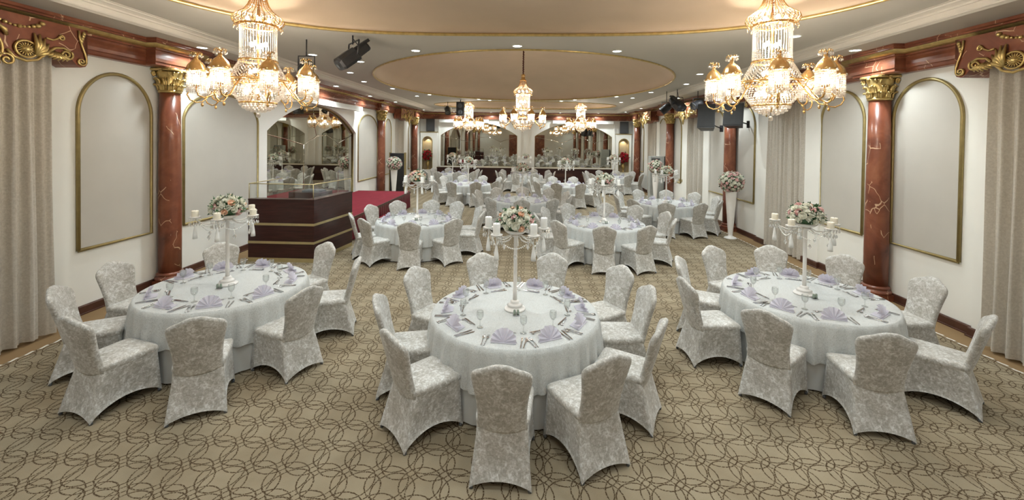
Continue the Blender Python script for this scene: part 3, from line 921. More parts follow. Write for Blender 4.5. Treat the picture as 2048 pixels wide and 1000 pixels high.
        obj('crystal_shade', b, m_crystal, arm)
        b = MB(); b.sphere((c0[0], c0[1], .44), .034, 10, 8, sz=1.7); obj('bulb', b, m_bulb, arm)
        if True:
            l = bpy.data.lights.new('bulb_light', 'POINT'); l.energy = BULB_W; l.color = WARM; l.shadow_soft_size = .05
            lo = bpy.data.objects.new('bulb_light', l); COL.objects.link(lo); lo.location = (c0[0], c0[1], .40); lo.parent = t
    l = bpy.data.lights.new('core_light', 'POINT'); l.energy = BULB_W * 1.6; l.color = WARM; l.shadow_soft_size = .08
    lo = bpy.data.objects.new('core_light', l); COL.objects.link(lo); lo.location = (0, 0, .98); lo.parent = t
    return t
chp = make_chandelier()
def add_chain(o, z0, z1, mat, r):
    b = MB(); n = 40; pts = []
    for i in range(n + 1):
        z = z0 + (z1 - z0) * i / n
        pts.append((.008 * math.sin(i * 1.9), .008 * math.cos(i * 1.3), z))
    b.tube(pts, [r * (1 + .25 * math.sin(i * 2.1)) for i in range(n + 1)], 6)
    b.lathe([(.0001, z1 - .03), (.07, z1 - .02), (.09, z1)], 20)
    return obj('chain', b, mat, o)
freeze(chp)
CH = [((-3.58, 5.45, 2.90), ZI + .15, 'large lit crystal chandelier hanging at near left'),
      ((3.08, 5.45, 2.93), ZI + .15, 'large lit crystal chandelier hanging at near right'),
      ((-.16, 13.1, 2.86), ZI + 1.2, 'lit crystal chandelier on dark red chain under the central oval dome'),
      ((-2.95, 20.9, 2.96), ZI + .44, 'small distant lit chandelier before the left far mirror'),
      ((2.62, 20.9, 2.98), ZI + .44, 'small distant lit chandelier before the right far mirror'),
      ((-.17, -1.6, 2.95), ZI + .15, 'lit crystal chandelier behind the viewer')]
CHO = []
for i, (loc, zt, lab) in enumerate(CH):
    o = place(chp, loc, [R(-18), R(6), R(7), 0, .2, .4][i], lab, 'crystal chandeliers'); CHO.append((o, loc, zt))
for i, (o, loc, zt) in enumerate(CHO):
    add_chain(o, 1.80, zt - loc[2], m_chain, .022 if i == 2 else .014)

# ------------------------------------------------------------------ chair
def make_chair():
    t = thing('banquet_chair', 'x', 'chair')
    def side_ring(q, zb):  # q: 0 top .. 1 hem
        F = (.232 + .018 * q, .235 + .02 * q); B = (.205 + .038 * q, -.236 - .110 * q)
        cs = [(F[0], F[1]), (-F[0], F[1]), (-B[0], B[1]), (B[0], B[1])]
        arch = [.085, .10, .055, .10]; pull = [.03, .05, .02, .05]
        out = []; m = 12
        for s in range(4):
            a, c = cs[s], cs[(s + 1) % 4]
            mx, my = (a[0] + c[0]) / 2, (a[1] + c[1]) / 2; L = math.hypot(mx, my + .02) or 1
            for i in range(m):
                u = i / m; k = 1 - (2 * u - 1) ** 2
                x = a[0] + (c[0] - a[0]) * u; y = a[1] + (c[1] - a[1]) * u
                pl_ = pull[s] * k * math.sin(PI * min(1, q * .75))
                x -= mx / L * pl_; y -= my / L * pl_
                # round the corners
                cr = max(0, 1 - abs(2 * u - 1) ** 8)
                sh = .018 * (1 - cr) * (1 - .6 * q)
                rr = math.hypot(x, y); x -= x / rr * sh; y -= y / rr * sh
                z = (.435 * (1 - q) + zb * q) + arch[s] * (k ** .8) * q ** 5
                out.append((x, y, z))
        return out
    b = MB()
    b.grid([side_ring(q, .012) for q in (0, .1, .22, .36, .5, .64, .76, .86, .93, 1.0)])
    obj('skirt', b, m_velvet, t)
    b = MB(); base = side_ring(0, 0); rows = []
    for s, z in ((.965, .405), (1.0, .425), (1.035, .447), (1.03, .468), (.985, .484), (.88, .492), (.7, .497), (.4, .500), (.05, .501)):
        rows.append([(x * s, y * s, z) for x, y, _ in base])
    b.grid(rows, True, True, cap1=True)
    obj('seat', b, m_velvet, t)
    # backrest
    half = [(.200, .40), (.194, .48), (.193, .56), (.200, .64), (.212, .72), (.226, .79), (.235, .835), (.235, .865), (.225, .893), (.203, .914), (.173, .930), (.143, .941), (.116, .954), (.085, .972), (.045, .985), (0, .989)]
    out = half + [(-x, z) for x, z in reversed(half[:-1])]
    out += [(-.12, .385), (-.05, .382), (.05, .382), (.12, .385)]
    ly = lambda z: -.205 - max(0, z - .42) * .27 - min(0, z - .42) * .0 - .06 * max(0, z - .75) ** 1.5
    cz = .68
    def ring(s, dy):
        r = []
        for x, z in out:
            zz = cz + (z - cz) * (1 - (1 - s) * .8); xx = x * s
            r.append((xx, ly(zz) + dy - .03 * (1 - (xx / .21) ** 2) * 1.0, zz))
        return r
    rows = [ring(.05, .034), ring(.35, .034), ring(.7, .033), ring(.9, .029), ring(.965, .021), ring(1, .005), ring(1, -.008), ring(.97, -.022), ring(.9, -.030), ring(.7, -.034), ring(.35, -.035), ring(.05, -.035)]
    b = MB(); b.grid(rows, True, True, cap0=True, cap1=True)
    obj('backrest', b, m_velvet, t)
    for x, y in ((.238, .243), (-.238, .243), (.232, -.336), (-.232, -.336)):
        b = MB(); b.lathe([(.015, 0), (.016, .02), (.013, .03)], 8, c=(x * .96, y * .965, 0)); b.tube([(x * .94, y * .94, .02), (x * .78, y * (.80 if y > 0 else .58), .40)], .008, 6); obj('leg', b, m_grey, t)
    return freeze(t)
chair = make_chair()

# ------------------------------------------------------------------ table pieces
def make_table():
    t = thing('banquet_table', 'x', 'table')
    b = MB(); b.lathe([(.0001, .715), (.895, .715), (.9, .72), (.9, .738), (.895, .742), (.0001, .742)], 48, cap=False); obj('tabletop', b, m_mahog, t)
    for k in range(4):
        a = PI / 4 + k * PI / 2; b = MB(); b.tube([(.55 * math.cos(a), .55 * math.sin(a), 0), (.5 * math.cos(a), .5 * math.sin(a), .715)], .016, 8); obj('leg', b, m_grey, t)
    return freeze(t)
tablep = make_table()
def cloth_mesh(seed, zh, r0, flare, amp, nf, scal, zt, topr):
    rnd = random.Random(seed); n = 216; rows = []
    ph = rnd.random() * 6; ph2 = rnd.random() * 6
    for r in (.02, .3, .6, .82, topr - .02): rows.append([(r * math.cos(2 * PI * j / n), r * math.sin(2 * PI * j / n), zt) for j in range(n)])
    rows.append([((topr) * math.cos(2 * PI * j / n), (topr) * math.sin(2 * PI * j / n), zt - .004) for j in range(n)])
    K = 9
    for i in range(1, K + 1):
        u = i / K; row = []
        for j in range(n):
            a = 2 * PI * j / n
            fold = math.sin(nf * a + ph + 1.1 * math.sin(3 * a + ph2)) * .7 + .3 * math.sin(2.1 * nf * a + ph2)
            r = r0 + flare * u + amp * (u ** .7) * fold
            z = zt - .012 - (zt - zh) * u + scal * u * math.sin(4 * a + ph) + scal * .3 * u * math.sin(nf * a)
            if zh < .1: z = max(z, .008)
            row.append((r * math.cos(a), r * math.sin(a), z))
        rows.append(row)
    b = MB(); b.grid(rows, True, True, cap0=True)
    return b
lace_me = [cloth_mesh(s, .37, .922, .03, .032, 34, .035, .757, .908) for s in (1, 2, 3)]
under_me = [cloth_mesh(s + 10, .03, .905, .0, .012, 22, 0, .748, .895) for s in (1, 2)]
lace_me = [m.mesh('tablecloth') for m in lace_me]; under_me = [m.mesh('underlay_cloth') for m in under_me]

def make_napkin():
    b = MB(); n = 7; Rr = .128
    rows = [[], [], []]
    th = R(62)
    for i in range(n * 2 + 1):
        a = PI * i / (n * 2); zig = .017 * (1 if i % 2 else -1)
        kk = 1.0 if i % 2 == 0 else .93
        for q, k in enumerate((.06, .6, kk)):
            x = Rr * k * math.cos(a); h = Rr * k * math.sin(a)
            y = zig * k
            rows[q].append((x, h * math.cos(th) - y * math.sin(th), h * math.sin(th) + y * math.cos(th) + .008))
    b.grid(rows, False, False)
    # folded base sheet lying flat
    b.add([(-.12, -.012, .006), (.12, -.012, .006), (.07, .11, .004), (-.07, .11, .004), (-.12, -.012, 0), (.12, -.012, 0), (.07, .11, 0), (-.07, .11, 0)],
          [(0, 1, 2, 3), (4, 5, 1, 0), (5, 6, 2, 1), (6, 7, 3, 2), (7, 4, 0, 3)])
    b.add([(-.03, .0, .006), (.03, .0, .006), (.035, .055, .05), (-.035, .055, .05)], [(0, 1, 2, 3)])
    o = obj('napkin', b, m_napkin); tag(o, 'x', 'napkin'); return freeze(o)
napkin = make_napkin()
def make_glass():
    t = thing('water_goblet', 'x', 'glass')
    b = MB(); b.lathe([(.0001, .075), (.018, .082), (.031, .10), (.036, .125), (.035, .15), (.032, .165), (.030, .165), (.033, .148), (.0335, .125), (.029, .103), (.016, .087), (.0001, .082)], 20, cap=False); obj('bowl', b, m_glass, t)
    b = MB(); b.lathe([(.033, 0), (.033, .003), (.012, .009), (.006, .02), (.005, .05), (.008, .07), (.014, .078)], 16); obj('stem', b, m_glass, t)
    return freeze(t)
goblet = make_glass()
def make_cutlery():
    b = MB()
    b.box(-.0055, .0055, -.10, -.01, 0, .006); b.add([(-.005, -.012, .004), (.005, -.012, .004), (.010, .03, .004), (.010, .09, .003), (.0, .115, .002), (-.006, .09, .003), (-.006, .0, .004)], [(0, 1, 2, 3, 4, 5, 6)])
    b.add([(-.005, -.012, .001), (.005, -.012, .001), (.010, .03, .001), (.010, .09, .001), (.0, .115, .001), (-.006, .09, .001), (-.006, .0, .001)], [(6, 5, 4, 3, 2, 1, 0)])
    k = obj('table_knife', b, m_chrome); tag(k, 'x', 'knife'); freeze(k)
    b = MB(); b.tube([(0, -.10, .004), (0, -.05, .004), (0, .03, .008)], [.006, .004, .003], 6); b.add([(-.011, .03, .008), (.011, .03, .008), (.012, .06, .004), (-.012, .06, .004)], [(0, 1, 2, 3)])
    for q in (-.010, -.0033, .0033, .010): b.tube([(q, .058, .004), (q, .08, .004), (q, .098, .009)], [.0022, .002, .001], 4)
    f = obj('table_fork', b, m_chrome); tag(f, 'x', 'fork'); freeze(f)
    b = MB(); b.tube([(0, -.08, .004), (0, -.03, .004), (0, .04, .007)], [.005, .0035, .003], 6); b.sphere((0, .062, .006), .017, 10, 6, sz=.3)
    s = obj('dessert_spoon', b, m_chrome); tag(s, 'x', 'spoon'); freeze(s)
    return k, f, s
knife, fork, spoon = make_cutlery()
def make_salt():
    t = thing('salt_and_pepper_set', 'x', 'condiment set')
    b = MB(); b.box(-.035, .035, -.02, .02, 0, .008); obj('tray', b, m_chrome, t)
    for x in (-.018, .018):
        b = MB(); b.lathe([(.014, .008), (.014, .05), (.011, .055), (.011, .062), (.0001, .064)], 12, c=(x, 0, 0)); obj('shaker', b, mk_shaker, t)
    return freeze(t)
mk_shaker = simple('greenish_glass_shaker', (.30, .36, .30), .15, .3)
salt = make_salt()

# ------------------------------------------------------------------ flowers
def rose(mb, c, r, d, mi):
    """layered rose facing direction d"""
    d = Vector(d).normalized(); q = d.to_track_quat('Z', 'Y').to_matrix().to_4x4(); q.translation = Vector(c)
    mb.sphere((0, 0, 0), r * .55, 8, 5, mi, mat=q)
    for lay, (rr, hh, n) in enumerate([(.45, .75, 4), (.75, .55, 5), (1.0, .3, 6)]):
        for k in range(n):
            a0 = 2 * PI * (k + .5 * lay) / n; w = PI / n * 1.25
            rows = []
            for v_ in range(3):
                vv = v_ / 2
                rows.append([((r * rr * (.45 + .55 * vv)) * math.cos(a0 + w * u), (r * rr * (.45 + .55 * vv)) * math.sin(a0 + w * u), r * (-.3 + (hh + .3) * vv - .12 * abs(u) * vv)) for u in (-1, -.4, .4, 1)])
            mb.grid(rows, False, True, mi, mat=q)
def leaf(mb, c, d, L, mi):
    d = Vector(d).normalized(); s = d.orthogonal().normalized(); c = Vector(c)
    p = [c, c + d * L * .5 + s * L * .22, c + d * L, c + d * L * .5 - s * L * .22]
    mb.add([tuple(x) for x in p], [(0, 1, 2, 3)], False, mi)
def flower_ball(rx, rz, seed, n, rr, mats, wts, full=False):
    rnd = random.Random(seed); b = MB()
    b.sphere((0, 0, 0), rx * .78, 16, 10, 0, sz=rz / rx)
    GA = PI * (3 - 5 ** .5)
    for i in range(n):
        z = 1 - (1.95 if full else 1.35) * (i + .5) / n; rad = math.sqrt(max(0, 1 - z * z)); a = i * GA
        d = Vector((rad * math.cos(a), rad * math.sin(a), z)); k = 1 + rnd.uniform(-.08, .08)
        c = (d.x * rx * k * .93, d.y * rx * k * .93, d.z * rz * k * .93)
        mi = rnd.choices(range(1, len(mats)), wts)[0]
        rose(b, c, rr * rnd.uniform(.75, 1.2), d, mi)
        for q in range(2):
            dd = d + Vector((rnd.uniform(-.8, .8), rnd.uniform(-.8, .8), rnd.uniform(-.8, .8)))
            leaf(b, (d.x * rx * .82, d.y * rx * .82, d.z * rz * .82), dd, rr * rnd.uniform(1.3, 2.3), 0)
        for q in range(2):
            dd = (d + Vector((rnd.uniform(-.3, .3), rnd.uniform(-.3, .3), rnd.uniform(-.3, .3)))).normalized()
            b.sphere((dd.x * rx * 1.06, dd.y * rx * 1.06, dd.z * rz * 1.06), rr * .2, 5, 4, 1)
    return b
fm = [m_leaf, m_fw, m_fp, m_fo]
fl_me = [flower_ball(.19, .145, s, 46, .042, fm, wt).mesh('flower_ball') for s, wt in ((1, (9, 2, 2)), (2, (9, 2, 1)), (3, (8, 3, 1)))]
def flower_small(mesh_i, name, label, loc, cat='flowers', group=None, s=1.0, rz=0):
    o = bpy.data.objects.new(name, fl_me[mesh_i])
    if not fl_me[mesh_i].materials:
        for m in fm: fl_me[mesh_i].materials.append(m)
    COL.objects.link(o); o.location = loc; o.scale = (s, s, s); o.rotation_euler = (0, 0, rz)
    return tag(o, label, cat, group)

# ------------------------------------------------------------------ candelabra
def make_candelabra():
    t = thing('candelabra', 'x', 'candelabra')
    b = MB(); b.lathe([(.115, 0), (.118, .012), (.11, .02), (.085, .028), (.08, .045), (.088, .05), (.06, .065), (.045, .075), (.05, .09), (.03, .105)], 28); obj('base', b, m_white, t)
    b = MB(); b.lathe([(.024, .10), (.024, .22), (.021, .24), (.021, .5), (.020, .80), (.045, .815), (.06, .83), (.05, .84)], 20); obj('pole', b, m_white, t)
    b = MB(); b.lathe([(.04, .835), (.09, .85), (.125, .875), (.13, .885), (.0001, .885)], 24, cap=False); obj('flower_dish', b, m_white, t)
    for k in range(5):
        a = R(-126 + 72 * k); ca, sa = math.cos(a), math.sin(a)
        pt = lambda r, z, ca=ca, sa=sa: (r * ca, r * sa, z)
        b = MB(); b.tube([pt(.05, .83), pt(.12, .79), pt(.20, .785), pt(.27, .81), pt(.32, .85), pt(.33, .875)], .008, 6)
        b.lathe([(.0001, .873), (.05, .875), (.062, .883), (.064, .89), (.0001, .888)], 20, c=pt(.33, 0), cap=False)
        arm = obj('arm', b, m_white, t)
        b = MB()
        for q in range(12):
            an = 2 * PI * q / 12; x, y = .33 * ca + .06 * math.cos(an), .33 * sa + .06 * math.sin(an)
            for i in range(3): b.bead((x, y, .872 - i * .014), .0055, 1.0)
            b.bead((x, y, .80), .009, 2.6)
        obj('crystal_fringe', b, m_crystal2, arm)
        b = MB(); b.lathe([(.006, .79), (.010, .77), (.013, .75), (.024, .67), (.027, .62), (.0001, .62)], 12, c=pt(.33, 0)); b.tube([pt(.33, .87), pt(.33, .80)], .002, 4)
        obj('tassel', b, m_candle_w, arm)
        a2 = a + R(72)
        b = MB()
        for i in range(20):
            u = i / 19; x = .29 * (ca * (1 - u) + math.cos(a2) * u); y = .29 * (sa * (1 - u) + math.sin(a2) * u)
            b.bead((x, y, .82 - .09 * math.sin(PI * u)), .0095, 1.0)
        mx, my = .29 * (ca + math.cos(a2)) / 2, .29 * (sa + math.sin(a2)) / 2
        for i in range(3): b.bead((mx, my, .715 - i * .018), .006, 1.0)
        obj('bead_garland', b, m_candle_w, arm)
        b = MB(); b.bead((mx, my, .645), .020, 1.9); obj('crystal_drop', b, m_crystal2, arm)
    return freeze(t)
cand = make_candelabra()
def make_candle(name, h, mat):
    t = thing(name, 'x', 'candle')
    b = MB(); b.lathe([(.036, 0), (.038, .006), (.038, h - .006), (.034, h), (.024, h - .004), (.0001, h - .006)], 20); obj('wax', b, mat, t)
    b = MB(); b.tube([(0, 0, h - .006), (.002, 0, h + .01)], .0015, 4); obj('wick', b, m_black, t)
    return freeze(t)
candle_tall = make_candle('pillar_candle', .115, m_candle_w)
candle_short = make_candle('pillar_candle', .075, m_candle)

# ------------------------------------------------------------------ tables laid out
ORD = ['nearest', 'first clockwise after the nearest', 'second clockwise after the nearest', 'third clockwise after the nearest', 'fourth clockwise after the nearest', 'fifth clockwise after the nearest',
       'sixth clockwise after the nearest', 'seventh clockwise after the nearest', 'eighth clockwise after the nearest', 'ninth clockwise after the nearest']
def cw_order(angs):
    """rank seats clockwise seen from above, starting from the one nearest the viewer (-90 deg)"""
    near = min(range(len(angs)), key=lambda i: abs((angs[i] + 90 + 180) % 360 - 180))
    a0 = angs[near]
    order = sorted(range(len(angs)), key=lambda i: (a0 - angs[i]) % 360)
    return {i: k for k, i in enumerate(order)}
RB, RS = 1.52, .345
def ring10(ph): return [ph + 36 * k for k in range(10)]
def mk_ring(cx, cy, ph, skip=()): return [(cx + RB * math.cos(R(a)), cy + RB * math.sin(R(a))) for a in ring10(ph) if round(a) not in skip]
TAB = [
 ('centre front table', (-.117, 4.636), [(-1.54, 4.35), (-1.15, 3.57), (-1.41, 5.32), (-.65, 6.02), (.39, 6.10), (1.26, 5.59), (1.40, 4.85), (1.26, 3.95), (.68, 3.30), (-.17, 3.10)], [-141, -96, -63, -28, 6, 36, 72, 113, 151, -176], 3),
 ('left front table', (-3.79, 5.17), [(-5.09, 4.35), (-4.14, 3.67), (-5.35, 5.23), (-4.70, 6.30), (-3.15, 6.46), (-2.35, 5.70), (-2.44, 4.55), (-3.05, 3.73)], [-142, -102, -66, -27, 13, 50, 92, 130, 164], 3),
 ('right front table', (3.48, 5.35), [(2.22, 6.10), (1.95, 5.17), (2.98, 6.76), (3.90, 6.86), (4.75, 6.38), (5.05, 5.42), (4.55, 4.28), (3.24, 3.82), (2.40, 4.25)], [109, 155, -168, -138, -103, -55, 4, 37, 70], 3),
 ('second-row left table', (-2.54, 9.64), [(-3.85, 9.08), (-3.35, 8.49), (-3.85, 10.2), (-3.40, 10.92), (-2.55, 11.12), (-1.82, 10.98), (-1.18, 10.3), (-1.02, 9.58), (-1.49, 8.68), (-2.34, 8.23)], ring10(-84), 2),
 ('second-row right table', (1.78, 9.69), [(.44, 10.31), (.65, 8.68), (1.06, 11.0), (2.08, 11.18), (2.8, 10.9), (3.29, 9.99), (3.16, 9.11), (2.41, 8.35), (1.52, 8.22), (.22, 9.5)], ring10(-82), 2),
 ('middle table of the third row', (-.15, 13.1), mk_ring(-.15, 13.1, -90), ring10(-88), 1),
 ('table by the right wall', (4.25, 12.95), mk_ring(4.25, 12.95, -72), ring10(-75), 1),
 ('fourth-row left table', (-2.45, 17.45), mk_ring(-2.45, 17.45, -72), ring10(-72), 0),
 ('fourth-row right table', (1.6, 17.55), mk_ring(1.6, 17.55, -72), ring10(-72), 0),
 ('far left back-row table', (-3.95, 22.1), mk_ring(-3.95, 22.1, -72), ring10(-72), 0),
 ('middle back-row table', (-.1, 22.05), mk_ring(-.1, 22.05, -72), ring10(-72), 0),
 ('far right back-row table', (4.45, 21.9), mk_ring(4.45, 21.9, -72), ring10(-72), 0)]
for ti, (tn, (cx, cy), chairs, seats, lev) in enumerate(TAB):
    place(tablep, (cx, cy, 0), 0, 'round banquet table hidden under white cloths, ' + tn, 'round banquet tables')
    o = obj('underlay_cloth', under_me[ti % 2], m_satin, loc=(cx, cy, 0), rot=(0, 0, ti * 1.1)); tag(o, 'long plain white undercloth reaching the floor, ' + tn, 'tablecloth', 'white undercloths')
    o = obj('tablecloth', lace_me[ti % 3], m_lace, loc=(cx, cy, 0), rot=(0, 0, ti * 2.3 + .4)); tag(o, 'white patterned lace overlay cloth, ' + tn, 'tablecloth', 'white lace overlays')
    angs = [math.degrees(math.atan2(y - cy, x - cx)) for x, y in chairs]; rk = cw_order(angs)
    for i, (x, y) in enumerate(chairs):
        d = Vector((cx - x, cy - y)).normalized()
        lab = 'white velvet-covered chair, %s at the %s' % (ORD[rk[i]], tn)
        place(chair, (x + d.x * RS, y + d.y * RS, 0), math.atan2(d.y, d.x) - PI / 2 + random.uniform(-.06, .06), lab, 'white covered banquet chairs')
    rk = cw_order(seats)
    for i, a in enumerate(seats):
        ar = R(a); ca, sa = math.cos(ar), math.sin(ar); Z = .7595; seat = ORD[rk[i]]
        rz = ar + PI / 2
        def at(r, s): return (cx + r * ca - s * sa, cy + r * sa + s * ca, Z)
        place(napkin, at(.79, 0), rz, 'lilac fan-folded napkin, %s on the %s' % (seat, tn), 'lilac napkins')
        if lev >= 1 or i % 2 == 0:
            place(goblet, at(.56, .16), rz, 'stemmed water glass, %s on the %s' % (seat, tn), 'water glasses')
        if lev >= 1:
            place(knife, at(.76, .165), rz + .05, 'steel knife, %s setting on the %s' % (seat, tn), 'table knives')
            place(fork, at(.76, -.165), rz - .05, 'steel fork, %s setting on the %s' % (seat, tn), 'table forks')
        if lev >= 2:
            place(knife, at(.76, .20), rz - .04, 'outer steel knife, %s setting on the %s' % (seat, tn), 'table knives')
            place(fork, at(.76, -.20), rz + .06, 'outer steel fork, %s setting on the %s' % (seat, tn), 'table forks')
        if lev >= 3:
            place(spoon, at(.60, -.03), rz + PI / 2 + .1, 'small dessert spoon, %s setting on the %s' % (seat, tn), 'dessert spoons')
            place(knife, at(.575, -.01), rz + PI / 2, 'dessert knife, %s setting on the %s' % (seat, tn), 'table knives')
    zc = .7595
    crz = {0: 0, 1: R(54), 2: R(50)}.get(ti, ti * .4)
    place(cand, (cx, cy, zc), crz, 'tall white candelabra with crystal fringes, ' + tn, 'white candelabras')
    flower_small(ti % 3, 'flower_ball', 'domed bouquet of white and pink roses on the candelabra, ' + tn, (cx, cy, zc + .975), 'bouquet', 'candelabra bouquets', 1.0, ti)
    cn = ['front left', 'front right', 'right', 'rear', 'left']
    for k in range(5):
        a = R(-126 + 72 * k) + crz; p = candle_tall if ti not in (1, 2) else candle_short
        place(p, (cx + .33 * math.cos(a), cy + .33 * math.sin(a), zc + .890), 0, '%s candle, %s counter-clockwise from lower left, %s' % ('white' if ti not in (1, 2) else 'ivory', ['first', 'second', 'third', 'fourth', 'fifth'][k], tn), 'pillar candles')
    if lev >= 1: place(salt, (cx + .02, cy - .17, zc), .2, 'salt and pepper set by the candelabra base, ' + tn, 'salt and pepper sets')

# ------------------------------------------------------------------ bar counter
t = thing('bar_counter', 'dark mahogany bar counter with brass stripes and glass top', 'bar counter', (-5.15, 9.3, 0))
ox, oy = -5.15, 9.3
A = [(-5.86 - ox, 8.6 - oy), (-4.45 - ox, 8.6 - oy), (-4.25 - ox, 10.05 - oy)]
def band(mb, z0, z1, d, mi=0):
    sweep(mb, A, [(-.10, z0), (d, z0), (d, z1), (-.10, z1), (-.10, z0)], -1, mi=mi)
b = MB(); sweep(b, A, [(-.28, .08), (0, .08), (0, 1.31), (-.28, 1.31), (-.28, .08)], -1)
for P0, P1 in (((-5.86 - ox, 8.6 - oy), (-5.86 - ox, 8.88 - oy)), ((-4.53 - ox, 10.05 - oy), (-4.25 - ox, 10.05 - oy))):
    b.add([(P0[0], P0[1], .08), (P1[0], P1[1], .08), (P1[0], P1[1], 1.31), (P0[0], P0[1], 1.31)], [(0, 1, 2, 3)])
obj('carcass', b, m_mahog, t)
b = MB(); band(b, 1.30, 1.325, .012); obj('worktop', b, m_mahog, t)
for z0, z1 in ((.77, .82), (.385, .435)):
    b = MB(); band(b, z0, z1, .008); obj('brass_strip', b, m_bargold, t)
b = MB(); band(b, 0, .085, .004); obj('plinth', b, m_bargold, t)
b = MB()
inn = [(p[0], p[1] + .03) for p in A]; inn[1] = (A[1][0] - .03, A[1][1] + .03); inn[2] = (A[2][0] - .03, A[2][1])
for p, q in zip(inn, inn[1:]): b.add([(p[0], p[1], 1.325), (q[0], q[1], 1.325), (q[0], q[1], 1.63), (p[0], p[1], 1.63)], [(0, 1, 2, 3)])
obj('glass_pane', b, m_pane, t)
b = MB(); b.tube([(p[0], p[1], 1.64) for p in inn], .010, 6)
for p in inn: b.tube([(p[0], p[1], 1.32), (p[0], p[1], 1.64)], .008, 6)
b.tube([(inn[0][0], inn[0][1], 1.64), (inn[0][0], inn[0][1] + 1.2, 1.64)], .010, 6)
obj('brass_rail', b, m_bargold, t)
t = thing('mixing_console', 'dark console box with switches standing inside the bar', 'console', (-4.95, 9.55, 0))
b = MB(); b.box(-.45, .3, -.25, .3, 0, 1.38); obj('cabinet', b, m_mahog, t)
b = MB(); b.box(-.15, .25, -.24, .1, 1.38, 1.42)
for k in range(10): b.box(-.13 + .037 * k, -.11 + .037 * k, -.2, .05, 1.42, 1.432)
obj('mixer', b, m_grey, t)

# stage
t = thing('stage_platform', 'low stage covered in crimson carpet left of the tables', 'stage', (-5.45, 12.95, 0))
b = MB(); b.box(-1.0, 1.0, -2.75, 2.85, .56, .60); obj('deck', b, m_stage, t)
b = MB(); rows = []
pth = [(1.0, -2.75 + 5.6 * i / 200) for i in range(201)] + [(1.0 - 2.0 * i / 60, 2.85) for i in range(1, 61)]
for z in (.02, .25, .50, .56):
    rows.append([(x + (.03 if i <= 200 else 0) * math.sin(i * .9) * (.6 - z) / .6 * (1) + .012, y + (.03 if i > 200 else 0) * math.sin(i * .9) * (.6 - z) / .6 + .0, z) for i, (x, y) in enumerate(pth)])
b.grid(rows, False, True); obj('valance', b, m_valance, t)
b = MB(); b.box(1.0, 1.02, -2.75, 2.87, .54, .605); b.box(-1.0, 1.02, 2.85, 2.87, .54, .605); b.box(-1, 1.02, -2.77, -2.75, .54, .605); obj('edge_trim', b, m_brown, t)
b = MB(); b.box(-1, 1, -2.75, -2.74, 0, .55); obj('front_valance', b, m_valance, t)
t = thing('stage_step', 'red carpeted step with dark edge against the stage', 'step', (-4.17, 12.2, 0))
b = MB(); b.box(-.2, .22, -.55, .55, 0, .28); obj('body', b, m_stage, t)
b = MB(); b.box(.2, .24, -.57, .57, .26, .30); obj('edge_trim', b, m_brown, t)

# ------------------------------------------------------------------ flower stands
def flower_stand(loc, lab, seed, s=1.0):
    t = thing('pedestal_vase', 'tall white tapered floor vase ' + lab, 'vase', loc, 0, 'tall white floor vases')
    b = MB(); b.lathe([(.16, 0), (.165, .01), (.14, .03), (.07, .055), (.055, .08), (.06, .12), (.085, .45), (.115, .85), (.14, 1.25), (.145, 1.29), (.14, 1.295), (.12, 1.25), (.0001, 1.2)], 28); obj('vase_body', b, m_white, t)
    b = flower_ball(.31, .28, seed, 100, .05, [m_leaf, m_fw, m_fp], (5, 3), True)
    o = obj('flower_sphere', b, [m_leaf, m_fw, m_fp], loc=(loc[0], loc[1], 1.29 + .26)); tag(o, 'pink and white rose ball on the vase ' + lab, 'bouquet', 'rose balls on floor vases')
flower_stand((5.6, 11.7, 0), 'before the right column', 21)
flower_stand((-5.62, 17.5, 0), 'before the black cabinet at left', 22)
flower_stand((5.45, 18.0, 0), 'before the grey air conditioner', 23)
# black cabinet speaker at far left, air conditioner at far right
t = thing('black_speaker_column', 'tall black flat cabinet standing behind the left floor vase', 'cabinet', (-5.8, 18.6, 0))
b = MB(); b.box(-.32, .32, -.12, .12, 0, 1.95); obj('housing', b, m_black, t)
b = MB(); b.box(-.35, -.32, -.14, .12, 0, 1.98); b.box(.32, .35, -.14, .12, 0, 1.98); obj('side_edge', b, m_giltframe, t)
t = thing('air_conditioner', 'grey floor-standing air conditioner on the right wall', 'air conditioner', (5.8, 19.1, 0))
b = MB(); b.box(-.3, .3, -.18, .2, 0, 1.95); obj('housing', b, simple('light_grey_plastic', (.38, .40, .38), .5), t)
for k in range(7):
    b = MB(); b.box(-.26, .1, -.2, -.18, 1.6 + .04 * k, 1.62 + .04 * k); obj('louvre', b, m_black, t)
b = MB(); b.box(.3, .34, -.18, .2, 0, 1.95); obj('side_panel', b, m_black, t)

# niche bouquets
def niche_flowers(x, lab, seed):
    t = thing('urn_vase', 'gold urn in the ' + lab, 'vase', (x, YB - .17, .78))
    b = MB(); b.lathe([(.07, 0), (.07, .02), (.03, .05), (.04, .12), (.09, .25), (.10, .33), (.06, .42), (.05, .48), (.07, .5)], 18); obj('urn', b, m_gold, t)
    for s in (-1, 1):
        b = MB(); b.tube([(s * .06, 0, .45), (s * .12, 0, .42), (s * .12, 0, .32), (s * .09, 0, .27)], .01, 5); obj('handle', b, m_gold, t)
    b = flower_ball(.25, .30, seed, 26, .095, [m_leaf, m_red], (1,), True)
    o = obj('red_bouquet', b, [m_leaf, m_red], loc=(x, YB - .37, 1.62)); tag(o, 'bouquet of large dark red blooms in the ' + lab, 'bouquet')
niche_flowers(-6.0, 'far left niche', 31); niche_flowers(5.69, 'far right niche', 32)

